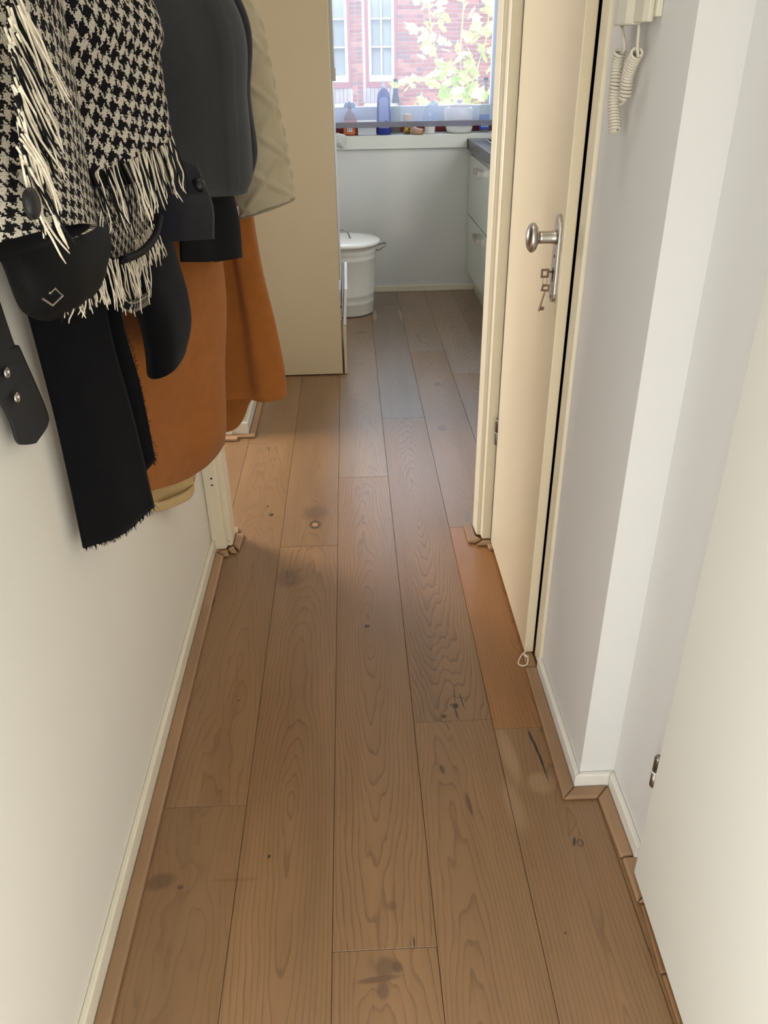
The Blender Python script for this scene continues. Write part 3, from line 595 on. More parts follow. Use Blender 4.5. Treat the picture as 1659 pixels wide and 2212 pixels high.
bm = BM(); lathe(bm, [(.026, 0), (.031, .002), (.036, .075), (.033, .075), (.029, .006), (.001, .006)], (.525, 5.53, ZS), 28); mesh_obj('cup_body', bm, m_white, t, True)
rg = random.Random(5); bm = BM(); bmesh.ops.create_icosphere(bm, subdivisions=3, radius=1)
for q in bm.verts:
    d = 1+.35*mnoise.noise(q.co*2.3+Vector((3, 1, 2))); z = q.co.z
    q.co = Vector((.527+q.co.x*d*.045+.02*z, 5.53+q.co.y*d*.03, ZS+.118+z*d*.062))
tag(mesh_obj('plastic_bag', bm, glassmat('bag_plastic', srgb(214, 228, 244), .2, .45)), 'crumpled translucent plastic bag stuffed in the white cup', 'plastic bag')
t = empty('lidded_jug', (.715, 5.56, ZS)); tag(t, 'rounded white jug with a lid and loop handle on the sill', 'jug')
bm = BM(); lathe(bm, [(.062, 0), (.078, .006), (.086, .03), (.086, .10), (.082, .135), (.070, .150)], (.715, 5.57, ZS), 36); mesh_obj('jug_body', bm, m_white, t, True)
bm = BM(); lathe(bm, [(.072, .150), (.074, .156), (.06, .164), (.024, .168), (.018, .176), (.022, .184), (.014, .190), (.001, .191)], (.715, 5.57, ZS), 28); mesh_obj('jug_lid', bm, m_white, t, True)
bm = BM(); tube(bm, smoothpath([(.65, 5.545, ZS+.135), (.625, 5.535, ZS+.138), (.618, 5.53, ZS+.11), (.628, 5.53, ZS+.06), (.64, 5.54, ZS+.035)], 20), .007, 10); mesh_obj('jug_handle', bm, m_white, t, True)
# striped cloth hanging over the sill edge
k = N('striped_cotton'); u = k.sep(k.coord('UV')); st = k.math('FRACT', k.math('MULTIPLY', u[1], 130)); k.l.new(k.mix(k.smooth(st, .62, .7), srgb(226, 228, 224), srgb(120, 124, 128)), k.b.inputs['Base Color']); k.b.inputs['Roughness'].default_value = .8
cl = empty('striped_cloth', (-.05, 5.43, .93)); tag(cl, 'white striped cotton mitt hanging over the left end of the sill', 'cloth')
cloth('cloth_body', [[(-.10, 5.47, ZS+.01), (-.06, 5.47, ZS+.012), (-.02, 5.47, ZS+.008)], [(-.105, 5.437, .975), (-.06, 5.43, .984), (-.008, 5.435, .97)], [(-.09, 5.428, .945), (-.055, 5.42, .945), (-.012, 5.43, .945)], [(-.06, 5.432, .922), (-.04, 5.428, .915), (-.018, 5.432, .925)]], k.m, cl, 16, 20, .006, .003, 30)
cloth('cloth_tip', [[(-.045, 5.43, .925), (-.03, 5.424, .925), (-.018, 5.43, .928)], [(-.035, 5.43, .908), (-.025, 5.426, .905), (-.016, 5.43, .910)]], k.m, cl, 8, 8, .008, .001, 30)

# ---------------------------------------------------------------- outside: brick facade and plant
FY = 15.0; S = FY/12.0
def fx(x): return x*S
def fz(z): return 1.4+(z-1.4)*S
bld = empty('brick_building', (1, FY, 0)); tag(bld, 'red brick building with white sash windows across the street', 'building')
m_mort = mat('mortar', srgb(168, 154, 144), .9, var=.05, vscale=8)
openings = [(fx(-1.2), fx(.087), fz(1.04), 6), (fx(.273), fx(.690), fz(1.04), 6)]
bm = BM()
def facade_cells():
    xs = sorted({-9.0, 9.0} | {o[0] for o in openings} | {o[1] for o in openings})
    for a, b in zip(xs, xs[1:]):
        cx = (a+b)/2; op = [o for o in openings if o[0] < cx < o[1]]
        if op: yield a, b, -1.0, op[0][2]; yield a, b, 3.3, 6.5
        else: yield a, b, -1.0, 6.5
for a, b, z0, z1 in facade_cells(): box(bm, a, b, FY+.008, FY+.3, z0, z1)
mesh_obj('mortar_wall', bm, m_mort, bld)
BR = [mat('brick_%s' % n, c, .85, var=.12, vscale=14, bump=.5, bscale=60, bdist=.004) for n, c in (('rose', srgb(96, 48, 38)), ('red', srgb(86, 40, 32)), ('pale', srgb(108, 62, 50)), ('dusk', srgb(76, 46, 44)))]
br_me = {}
def brick_mesh(L, mi):
    if (L, mi) not in br_me:
        bm = BM(); box(bm, 0, L, 0, .03, 0, .051); me = bpy.data.meshes.new('brick'); bmesh.ops.recalc_face_normals(bm, faces=bm.faces); bm.to_mesh(me); bm.free(); me.materials.append(BR[mi]); br_me[(L, mi)] = me
    return br_me[(L, mi)]
rb_ = random.Random(3); CH = .0625; cells = []
for r in range(-4, 44):
    z = .30+r*CH; x = -3.0-(0.11 if r % 2 else 0)
    n = 0
    while x < 5.0:
        L = .21 if (n+r) % 2 == 0 else .10
        if r % 2: L = .21 if n % 3 else .10
        a, b = x, x+L; blocked = False
        for (oa, ob, oz, ot) in openings:
            if b > oa-.0 and a < ob and z+.05 > oz-.23 and z < 3.3:
                if z+.05 > oz or (a < ob and b > oa): 
                    if a < oa-.03: b = min(b, oa-.006)
                    elif b > ob+.03: a = max(a, ob+.006)
                    else: blocked = True
        if not blocked and b-a > .03:
            vis = (-.30 < a < 2.62) and (.55 < z < 2.32)
            cells.append((vis, a, b, z, rb_.choice((0, 0, 0, 1, 1, 2, 3))))
        x += L+.0105; n += 1
nvis = 0; rest = BM()
for vis, a, b, z, mi in sorted(cells, key=lambda c: (not c[0], abs(c[1]-1.2)+abs(c[3]-1.4))):
    if vis and nvis < 300:
        nvis += 1; L = round(b-a, 3); o = bpy.data.objects.new('brick', brick_mesh(L, mi)); link(o, bld); o.location = (a-1, rb_.uniform(-.004, .002)-.012, z)
    else: box(rest, a, b, FY-.010, FY+.02, z, z+.051, mi)
tag(mesh_obj('far_bricks', rest, BR, bld), None, None, None, 'stuff')
m_wtrim = mat('red_window_trim', srgb(88, 34, 34), .5); m_wwhite = mat('white_window_paint', srgb(150, 152, 148), .5); m_sold = mat('grey_soldier_brick', srgb(100, 92, 92), .85, var=.15, vscale=10)
m_cur = mat('window_dark_glass', srgb(88, 92, 92), .08, spec=.8)
for (oa, ob, oz, pan, fa, fb) in ((openings[0][0], openings[0][1], openings[0][2], 2, fx(-.70), fx(.045)), (openings[1][0], openings[1][1], openings[1][2], 2, fx(.320), fx(.655))):
    wdw = empty('window', (oa-1, 0, oz)); wdw.parent = bld
    bm = BM(); box(bm, oa, fa, FY-.02, FY+.1, oz, 3.3); box(bm, fb, ob, FY-.02, FY+.1, oz, 3.3); box(bm, fa, fb, FY-.03, FY+.1, oz, oz+.085); mesh_obj('window_trim', bm, m_wtrim, wdw)
    zb = oz+.087; w = .042
    bm = BM(); box(bm, fa+.001, fa+w, FY-.01, FY+.09, zb, 3.29); box(bm, fb-w, fb-.001, FY-.01, FY+.09, zb, 3.29); box(bm, fa+w, fb-w, FY-.015, FY+.09, zb, zb+.085); 
    nm = 1 if fb-fa < .6 else 3
    cols = [fa+w+(fb-fa-2*w)*q/(nm+1) for q in range(nm+2)]; rows = [zb+.087, fz(1.508), fz(1.822), fz(2.14), fz(2.45), 3.29]
    for cxx in cols[1:-1]: box(bm, cxx-.011, cxx+.011, FY, FY+.06, rows[0], 3.29)
    for rz in rows[1:-1]:
        for ca_, cb_ in zip(cols, cols[1:]): box(bm, ca_+.011, cb_-.011, FY+.002, FY+.06, rz-.011, rz+.011)
    mesh_obj('window_frame', bm, m_wwhite, wdw)
    for ca_, cb_ in zip(cols, cols[1:]):
        for r0, r1 in zip(rows, rows[1:]):
            bm = BM(); box(bm, ca_, cb_, FY+.062, FY+.068, r0, r1); mesh_obj('pane', bm, m_cur, wdw)
    n = int((ob-oa+.1)/.066)
    for q in range(n):
        xx = oa-.05+q*.066
        if xx < -.6: continue
        bm = BM(); box(bm, xx, xx+.056, FY-.016, FY+.02, oz-.225, oz-.006); mesh_obj('soldier_brick', bm, m_sold, wdw)
bm = BM(); box(bm, -12, 12, 5.9, 30, -.6, -.5); tag(mesh_obj('ground', bm, mat('garden_ground', srgb(120, 118, 100), .9)), 'paved ground outside the window', None, None, 'structure')
fl = empty('added_floor_lamp', (-1.62, 3.16, 0)); tag(fl, 'added slim floor lamp, unseen beyond the left opening', 'lamp')  # unseen lamp added to go with the warm fill light
bm = BM(); lathe(bm, [(.13, .001), (.13, .015), (.012, .022), (.012, 1.30)], (-1.66, 3.18, 0), 20); mesh_obj('lamp_pole', bm, m_steel, fl, True)
bm = BM(); lathe(bm, [(.19, 1.30), (.13, 1.55)], (-1.66, 3.18, 0), 24, cap=False); mesh_obj('lamp_shade', bm, m_paper, fl, True)
# climbing plant with large lobed leaves
pl_ = empty('vine_plant', (1.2, 11.0, -.5)); tag(pl_, 'sunlit green vine with large lobed leaves outside the kitchen window', 'plant')
k = N('vine_leaf'); k.b.inputs['Base Color'].default_value = srgb(150, 176, 60); k.b.inputs['Roughness'].default_value = .45
oi = k.new('ShaderNodeObjectInfo'); k.l.new(k.mix(oi.outputs['Random'], srgb(112, 136, 52), srgb(190, 198, 128)), k.b.inputs['Base Color'])
tl = k.new('ShaderNodeBsdfTranslucent'); tl.inputs[0].default_value = srgb(176, 196, 84); mx = k.new('ShaderNodeMixShader'); mx.inputs[0].default_value = .4; k.l.new(k.b.outputs[0], mx.inputs[1]); k.l.new(tl.outputs[0], mx.inputs[2]); k.l.new(mx.outputs[0], k.out.inputs[0]); m_leaf = k.m
m_stem = mat('vine_stem', srgb(150, 150, 80), .6)
def leaf_mesh(seed):
    rg = random.Random(seed); bm = BM(); out = []
    base = [(0, 0), (.22, -.10), (.42, .02), (.36, .14), (.52, .34), (.34, .42), (.26, .58), (.10, .62), (0, .95)]
    pts = base+[(-x, y) for x, y in base[::-1][1:-1]]
    c = bm.verts.new((0, .28, .03))
    ring = [bm.verts.new((x*rg.uniform(.9, 1.1), y*rg.uniform(.92, 1.08), -.16*(x*x+(y-.3)**2)+rg.uniform(-.02, .02))) for x, y in pts]
    for q in range(len(ring)): bm.faces.new((c, ring[q], ring[(q+1) % len(ring)]))
    me = bpy.data.meshes.new('leaf'); bm.to_mesh(me); bm.free(); me.materials.append(m_leaf); return me
LM = [leaf_mesh(s) for s in range(5)]
rg = random.Random(21); PY = 11.0
def at11(px, py):   # plant layout on its own plane, metres: x across, z up
    return px, py
stems = [[(1.55, -.5), (1.50, .6), (1.46, 1.0), (1.40, 1.4), (1.45, 2.4)], [(1.50, .75), (1.25, 1.0), (1.10, 1.45), (1.0, 2.0), (1.0, 2.4)], [(1.48, .9), (1.62, 1.3), (1.72, 1.7), (1.66, 2.3)], [(1.25, 1.02), (1.0, 1.15), (.80, 1.16), (.62, 1.06)]]
bm = BM()
for s in stems: tube(bm, [(x, PY+.05*math.sin(7*x), z) for x, z in [(v.x, v.y) for v in smoothpath([(a, b, 0) for a, b in s], 24)]], .008, 6)
mesh_obj('stem', bm, m_stem, pl_, True)
spots = []
for s in stems[:3]:
    P = smoothpath([(a, b, 0) for a, b in s], 60)
    for q in range(46):
        p = P[rg.randrange(14 if s is stems[0] else 4, 60)]; spots.append((p.x+rg.gauss(0, .13), p.y+rg.gauss(0, .08), rg.uniform(.12, .22)))
for q in range(12):
    f = q/11; spots.append((1.15-.52*f+rg.gauss(0, .03), 1.10+.06*math.sin(3*f)-.08*f+rg.gauss(0, .035), rg.uniform(.10, .15)))
for q in range(26): spots.append((1.12+rg.gauss(0, .14), 1.62+rg.gauss(0, .22), rg.uniform(.09, .15)))
for q in range(16): spots.append((1.05+rg.gauss(0, .12), .80+rg.gauss(0, .07), rg.uniform(.10, .17)))
for (x, z, sz) in spots:
    if z < .66: continue
    o = bpy.data.objects.new('leaf', rg.choice(LM)); link(o, pl_); o.location = (x-1.2, rg.uniform(-.22, .12), z+.5); o.scale = (sz, sz, sz)
    o.rotation_euler = (math.radians(rg.gauss(38, 22)), rg.gauss(0, .45), math.pi*.0+rg.gauss(0, 1.0))

# ---------------------------------------------------------------- intercom phone on the right wall
m_phone = mat('ivory_plastic', srgb(220, 214, 196), .38)
ph = empty('intercom_phone', (.45, 1.39, 1.44)); tag(ph, 'ivory wall intercom handset with a hanging coiled cord', 'intercom')
bm = BM(); box(bm, .4505, .4598, 1.327, 1.46, 1.444, 1.66); mesh_obj('wall_plate', bm, m_phone, ph, bevel=.002)
bm = BM(); prism(bm, [(.4504, 1.336), (.443, 1.334), (.437, 1.345), (.436, 1.384), (.4504, 1.384)], 1.438, 1.66); mesh_obj('front_cover', bm, m_phone, ph, bevel=.002)
bm = BM(); prism(bm, [(.4504, 1.387), (.436, 1.387), (.428, 1.397), (.424, 1.425), (.426, 1.450), (.4504, 1.456)], 1.436, 1.66); mesh_obj('handset', bm, m_phone, ph, bevel=.003, seg=3)
m_coil = mat('ivory_cord', srgb(214, 206, 190), .42)
def coil(p_top, path, turns, R, r):
    P0 = smoothpath(path, 400); cum = [0.0]; pts = []
    for a_, b_ in zip(P0, P0[1:]): cum.append(cum[-1]+(b_-a_).length)
    P = []; i_ = 0
    for q in range(200):
        d_ = cum[-1]*q/199
        while i_ < 398 and cum[i_+1] < d_: i_ += 1
        P.append(P0[i_].lerp(P0[i_+1], (d_-cum[i_])/max(1e-9, cum[i_+1]-cum[i_])))
    for q in range(turns*14+1):
        f = q/(turns*14); i = min(int(f*199), 198); u = f*199-i; c = P[i].lerp(P[i+1], u); t = (P[i+1]-P[i]).normalized()
        s = t.cross(Vector((1, 0, 0))).normalized(); n = s.cross(t).normalized(); a = 2*math.pi*q/14
        pts.append(c+R*(math.cos(a)*s+math.sin(a)*n))
    return [Vector(v) for v in p_top]+pts
bm = BM()
A = [(0.432, 1.419, 1.402), (0.432, 1.425, 1.383), (0.432, 1.421, 1.357), (0.432, 1.419, 1.33), (0.434, 1.4, 1.288)]
tube(bm, coil(smoothpath([(0.434, 1.432, 1.437), (0.434, 1.415, 1.421), (0.433, 1.397, 1.404)], 5), A, 25, .0078, .0022), .0025, 6)
B = [(0.438, 1.351, 1.4), (0.438, 1.369, 1.386), (0.438, 1.383, 1.368), (0.44, 1.39, 1.337)]
tube(bm, coil(smoothpath([(0.44, 1.364, 1.435), (0.44, 1.362, 1.419), (0.438, 1.353, 1.404)], 5), B, 15, .0078, .0022), .0025, 6)
tube(bm, smoothpath([(0.44, 1.392, 1.337), (0.44, 1.397, 1.33), (0.437, 1.41, 1.327)], 6), .0023, 6)
mesh_obj('coiled_cord', bm, m_coil, ph, True)
# ---------------------------------------------------------------- coats on the left wall
m_rack = mat('white_rack_wood', srgb(226, 222, 212), .45)
rk = empty('coat_rack', (-.475, 1.5, 1.76)); tag(rk, 'white wall rail with metal hooks carrying the coats', 'coat rack')
bm = BM(); box(bm, -.4848, -.464, .62, 2.12, 1.72, 1.80); mesh_obj('rail', bm, m_rack, rk, bevel=.003)
for hy in (.82, 1.05, 1.22, 1.42, 1.62, 1.82, 2.02):
    bm = BM(); tube(bm, smoothpath([(-.464, hy, 1.775), (-.43, hy, 1.77), (-.405, hy, 1.745), (-.39, hy, 1.75), (-.383, hy, 1.775)], 14), .005, 8); mesh_obj('hook', bm, m_steel, rk, True)
def fabric(name, col, rough=.9, sheen=.3, var=.12, vscale=40, bump=.5, bscale=900, spec=.2):
    return mat(name, col, rough, spec=spec, var=var, vscale=vscale, bump=bump, bscale=bscale, bdist=.0006, sheen=sheen)
m_camel = fabric('camel_wool', srgb(150, 92, 42), .95, .08, .06, 30)
m_blackw = fabric('black_wool', srgb(7, 7, 10), .95, .03, .2, 60)
m_char = fabric('charcoal_twill', srgb(40, 42, 44), .85, .08, .06, 60)
m_navy = fabric('dark_navy_cloth', srgb(26, 26, 32), .9, .06, .1, 60)
m_beige = fabric('beige_quilted_cotton', srgb(168, 158, 134), .8, .1, .04, 20)
m_khaki = fabric('khaki_cotton', srgb(200, 172, 122), .85, .05, .05, 40)
m_strap = fabric('charcoal_leather', srgb(38, 39, 41), .6, 0, .08, 80, .6, 700, .35)
m_leather = mat('black_leather', srgb(7, 7, 8), .7, spec=.22, bump=.4, bscale=350, bdist=.0006)
m_yarn = fabric('cream_yarn', srgb(222, 210, 188), .9, .1, .15, 120); m_yarnb = fabric('black_yarn', srgb(16, 15, 17), .9, .05)
def hound(name, pitch):
    k = N(name); uv = k.coord('UV'); w = k.noise(uv, 320, 2); w2 = k.noise(k.mapping(uv, (1, 1, 1), (7, 3, 1)), 320, 2); big = k.noise(uv, 14, 2)
    x, y, z = k.sep(uv)
    x = k.math('ADD', x, k.math('MULTIPLY', k.math('SUBTRACT', w, .5), .0065)); y = k.math('ADD', y, k.math('MULTIPLY', k.math('SUBTRACT', w2, .5), .0065))
    q = 8.0/pitch; i = k.math('FLOOR', k.math('MULTIPLY', x, q)); j = k.math('FLOOR', k.math('MULTIPLY', y, q))
    wc = k.math('LESS_THAN', k.math('FRACT', k.math('MULTIPLY', x, 1/pitch)), .44); fc = k.math('LESS_THAN', k.math('FRACT', k.math('MULTIPLY', y, 1/pitch)), .44)
    ov = k.math('LESS_THAN', k.math('FLOORED_MODULO', k.math('ADD', i, j), 4), 2)
    v = k.math('ADD', k.math('MULTIPLY', ov, wc), k.math('MULTIPLY', k.math('SUBTRACT', 1, ov), fc))
    fib = k.noise(uv, 900, 3, .7)
    lightc = k.mix(k.smooth(fib, .3, .7), srgb(140, 130, 116), srgb(226, 216, 198)); darkc = k.mix(k.smooth(fib, .35, .75), srgb(6, 6, 9), srgb(34, 31, 31))
    k.l.new(k.mix(v, darkc, lightc), k.b.inputs['Base Color']); k.b.inputs['Roughness'].default_value = .95; k.b.inputs['Specular IOR Level'].default_value = .15
    k.bump(k.math('ADD', fib, k.math('MULTIPLY', v, .5)), .7, .0015); return k.m
m_hound = hound('houndstooth_wool', .0165)
def fringe(name, roots, vec, length, parent, seed, n_each=3, r=.0011, spread=.004, droop=.07, black=.25, clump=4):
    """yarn fringe: wavy strands hanging in small clumps from a polyline of roots"""
    rg = random.Random(seed); bm = BM(); P = smoothpath(roots, max(2, n_each)); vec = Vector(vec).normalized(); cv = None
    for idx, p in enumerate(P):
        if idx % clump == 0: cv = (vec+Vector((rg.gauss(0, droop), rg.gauss(0, droop*1.6), rg.gauss(0, droop*.4)))).normalized(); cl_ = rg.uniform(.82, 1.1); cp = P[min(idx+clump//2, len(P)-1)]
        L = length*cl_*rg.uniform(.85, 1.06); v = (cv+Vector((rg.gauss(0, droop*.5), rg.gauss(0, droop*.5), 0))).normalized()
        p0 = p+Vector((rg.gauss(0, spread*.5), rg.gauss(0, spread*.5), rg.gauss(0, spread*.4))); pts = []
        w = Vector((rg.gauss(0, .003), rg.gauss(0, .005), 0)); w2 = Vector((rg.gauss(0, .0012), rg.gauss(0, .0016), 0)); fr_ = rg.uniform(2.5, 4.5); ph_ = rg.uniform(0, 6)
        for q in range(11):
            f = q/10; b = p0+v*L*f; pull = (cp-p)*(.55*math.sin(f*math.pi)*.6); pts.append(b+pull+w*math.sin(f*math.pi)+w2*math.sin(f*math.pi*fr_+ph_)*f)
        mi = 1 if rg.random() < black else 0
        tube(bm, pts, [r*1.1]*8+[r, r*.9, r*.5], 5, mi=mi)
    return tag(mesh_obj(name, bm, [m_yarn, m_yarnb], parent, True), None, None, None, 'stuff')

# camel coat: one sheet from the wall round its open front to the far flap
cc = empty('camel_coat', (-.38, 1.85, .5)); tag(cc, 'camel brown wool coat hanging with its flared hem open', 'coat')
cloth('coat_body', [
 [(-.455, 1.70, 1.72), (-.43, 1.74, 1.72), (-.40, 1.78, 1.72), (-.39, 1.80, 1.72), (-.385, 1.82, 1.72), (-.37, 1.83, 1.72), (-.36, 1.85, 1.72), (-.37, 1.88, 1.72), (-.39, 1.89, 1.72), (-.40, 1.895, 1.72), (-.41, 1.90, 1.72), (-.42, 1.90, 1.72)],
 [(-.468, 1.57, 1.35), (-.40, 1.68, 1.35), (-.315, 1.84, 1.35), (-.37, 1.95, 1.35), (-.345, 2.02, 1.35), (-.30, 2.04, 1.35), (-.265, 2.06, 1.35), (-.28, 2.11, 1.35), (-.32, 2.11, 1.35), (-.34, 2.11, 1.35), (-.36, 2.11, 1.35), (-.40, 2.12, 1.35)],
 [(-.468, 1.55, .98), (-.39, 1.70, .98), (-0.302, 1.9, 0.965), (-.395, 1.98, .97), (-0.318, 2.1, 0.954), (-.285, 2.085, .98), (-0.247, 2.1, 0.998), (-.25, 2.15, .98), (-.31, 2.15, .98), (-.34, 2.15, .98), (-.37, 2.15, .96), (-.40, 2.16, .95)],
 [(-.468, 1.55, .76), (-.395, 1.705, .74), (-0.322, 1.885, 0.745), (-.41, 2.01, .74), (-0.318, 2.11, 0.731), (-.27, 2.09, .75), (-0.211, 2.11, 0.76), (-.235, 2.165, .74), (-.31, 2.16, .74), (-.335, 2.165, .73), (-.365, 2.17, .72), (-.40, 2.17, .70)],
 [(-.468, 1.56, .60), (-.405, 1.715, .585), (-0.332, 1.859, 0.608), (-.42, 2.03, .60), (-0.319, 2.12, 0.608), (-.263, 2.095, .595), (-0.199, 2.12, 0.618), (-.232, 2.165, .61), (-.305, 2.165, .60), (-0.34, 2.17, 0.518), (-0.367, 2.17, 0.49), (-.41, 2.175, .52)],
 [(-0.462, 1.568, 0.571), (-0.41, 1.755, 0.512), (-0.345, 1.882, 0.541), (-.42, 2.035, .575), (-0.32, 2.12, 0.563), (-0.26, 2.1, 0.561), (-0.201, 2.12, 0.568), (-.238, 2.165, .575), (-0.301, 2.17, 0.543), (-0.333, 2.17, 0.481), (-0.363, 2.17, 0.45), (-0.407, 2.17, 0.438)],
 ], m_camel, cc, 130, 70, .005, .004, 7, 3)
# khaki hem below it
kc = empty('khaki_coat', (-.44, 1.65, .5)); tag(kc, 'khaki cotton coat whose hem shows below the camel coat', 'coat')
cloth('coat_hem', [[(-.474, 1.60, 1.70), (-.455, 1.66, 1.70), (-.44, 1.72, 1.70), (-.45, 1.78, 1.70)], [(-.474, 1.50, 1.1), (-.46, 1.62, 1.1), (-.435, 1.76, 1.1), (-.45, 1.83, 1.1)], [(-.472, 1.50, .60), (-0.468, 1.677, 0.513), (-0.43, 1.827, 0.478), (-.455, 1.82, .60)], [(-0.472, 1.558, 0.547), (-0.462, 1.647, 0.5), (-0.43, 1.806, 0.452), (-0.442, 1.952, 0.424)]], m_khaki, kc, 24, 30, .003, .003, 12, 9)

# black scarf: two hanging layers with frayed ends
sc = empty('black_scarf', (-.42, 1.2, .69)); tag(sc, 'long black woven scarf with frayed ends hanging against the wall', 'scarf')
cloth('front_layer', [[(-.44, 1.20, 1.72), (-.42, 1.22, 1.73), (-.40, 1.25, 1.72)],
 [(-0.462, 1.129, 1.179), (-.405, 1.17, 1.22), (-.37, 1.235, 1.20)],
 [(-0.462, 1.136, 1.075), (-0.42, 1.159, 1.074), (-0.375, 1.211, 1.058)],
 [(-0.462, 1.143, 0.914), (-0.42, 1.174, 0.891), (-0.375, 1.251, 0.864)],
 [(-0.462, 1.136, 0.695), (-0.42, 1.203, 0.678), (-0.378, 1.288, 0.686)]], m_blackw, sc, 30, 60, .004, .0035, 9, 4)
cloth('back_layer', [[(-.43, 1.24, 1.72), (-.41, 1.27, 1.73), (-.39, 1.30, 1.72)],
 [(-.42, 1.22, 1.22), (-.38, 1.27, 1.20), (-.355, 1.33, 1.20)],
 [(-0.425, 1.265, 1.066), (-0.39, 1.257, 1.068), (-0.365, 1.254, 1.071)],
 [(-0.425, 1.29, 0.908), (-0.39, 1.293, 0.91), (-0.37, 1.307, 0.917)],
 [(-0.425, 1.304, 0.749), (-0.39, 1.3, 0.753), (-0.37, 1.315, 0.768)]], m_blackw, sc, 20, 50, .004, .003, 9, 6)
def fray(name, roots, seed, L, n, vec=(0, 0, -1)):
    rg = random.Random(seed); bm = BM()
    for p in smoothpath(roots, n):
        q = p+Vector((rg.gauss(0, .002), rg.gauss(0, .001), 0)); v = Vector(vec)+Vector((rg.gauss(0, .3), rg.gauss(0, .3), rg.gauss(0, .2)))
        tube(bm, [q-v*.002, q+v*L*.5*rg.uniform(.6, 1.2), q+v*L*rg.uniform(.6, 1.3)+Vector((rg.gauss(0, .001), rg.gauss(0, .001), 0))], [.0006, .0005, .0003], 4)
    return tag(mesh_obj(name, bm, m_blackw, sc), None, None, None, 'stuff')
fray('frayed_end', [(-0.462, 1.137, 0.696), (-0.42, 1.204, 0.679), (-0.378, 1.289, 0.688)], 1, .006, 150)
fray('frayed_end', [(-0.398, 1.299, 0.754), (-0.37, 1.316, 0.769)], 2, .006, 40)
fray('frayed_edge', [(-0.365, 1.254, 1.071), (-0.37, 1.307, 0.917), (-0.37, 1.315, 0.768)], 3, .003, 120, (.3, .9, -.2))

# wide strap of another coat, with eyelets
st_ = empty('leather_belt', (-.46, 1.03, .95)); tag(st_, 'wide charcoal leather belt end with two silver eyelets', 'belt')
cloth('belt_strap', [[(-.47, .93, 1.72), (-.468, .96, 1.72), (-.466, .99, 1.72)], [(-0.468, 0.999, 1.151), (-0.466, 1.035, 1.147), (-0.464, 1.059, 1.123)], [(-0.466, 0.964, 1.086), (-0.463, 1.03, 1.06), (-0.461, 1.078, 1.057)], [(-0.466, 1.003, 0.989), (-0.462, 1.056, 0.973), (-0.46, 1.111, 0.958)], [(-0.464, 1.003, 0.956), (-0.462, 1.044, 0.94), (-0.46, 1.104, 0.933)], [(-0.464, 1.009, 0.945), (-0.462, 1.03, 0.935), (-0.461, 1.052, 0.927)]], m_strap, st_, 16, 60, .004, .001, 8, 2)
for px_ in ((-0.458, 1.013, 1.047), (-0.457, 1.021, 1.009)):
    bm = BM(); lathe(bm, [(.0075, 0), (.0078, .0012), (.0062, .0028), (.0042, .0026), (.0038, .0002)], px_, 20, 'x', cap=False); e = mesh_obj('eyelet', bm, m_metal, st_, True)
    bm = BM(); lathe(bm, [(.0040, .0002), (.0040, .0006)], px_, 16, 'x'); mesh_obj('eyelet_hole', bm, mat('pale_eyelet_fill', srgb(190, 186, 178), .6), e)

# beige quilted jacket
bj = empty('quilted_jacket', (-.22, 2.05, 1.07)); tag(bj, 'beige quilted jacket sleeve hanging behind the charcoal jacket', 'jacket')
def quilt(u, v, a, b):
    g = min(abs(((u+v)*9) % 1-.5), abs(((u-v)*9) % 1-.5)); return -.0065*math.exp(-(g/.09)**2)
def ell(c, ax, ay, n=10, tilt=0.0, rot=0.0, ty=0.0):
    out = []
    for q in range(n):
        a = 2*math.pi*q/n; x, y = ax*math.cos(a), ay*math.sin(a); xr = x*math.cos(rot)-y*math.sin(rot); yr = x*math.sin(rot)+y*math.cos(rot)
        out.append((c[0]+xr, c[1]+yr, c[2]+tilt*xr+ty*yr))
    return out
cloth('sleeve', [ell((-.39, 1.98, 1.70), .05, .05), ell((-.262, 2.05, 1.50), .064, .05), ell((-.242, 2.05, 1.36), .078, .052), ell((-.224, 2.05, 1.20), .080, .055, tilt=.1), ell((-.212, 2.05, 1.085), .078, .055, tilt=.28)], m_beige, bj, 110, 120, .004, .007, 11, 8, quilt, True)
bm = BM(); tube(bm, [Vector(p) for p in smoothpath(ell((-.212, 2.05, 1.083), .0785, .0555, 24, .28)+[ell((-.212, 2.05, 1.083), .0785, .0555, 24, .28)[0]], 60)], .0035, 6); mesh_obj('cuff_piping', bm, mat('olive_piping', srgb(132, 124, 100), .8), bj, True)
cloth('jacket_back', [[(-.46, 1.90, 1.71), (-.43, 1.96, 1.72), (-.40, 2.02, 1.71)], [(-.47, 1.95, 1.4), (-.40, 2.12, 1.4), (-.32, 2.14, 1.4)], [(-.47, 1.95, 1.05), (-.41, 2.13, 1.05), (-.34, 2.15, 1.05)]], m_beige, bj, 24, 30, .006, .004, 10, 5, quilt)
bm = BM(); prism(bm, [(-.273, 1.075), (-.262, 1.078), (-.262, 1.10), (-.275, 1.098)], 1.985, 1.99, 'y'); mesh_obj('care_label', bm, m_paper, bj)

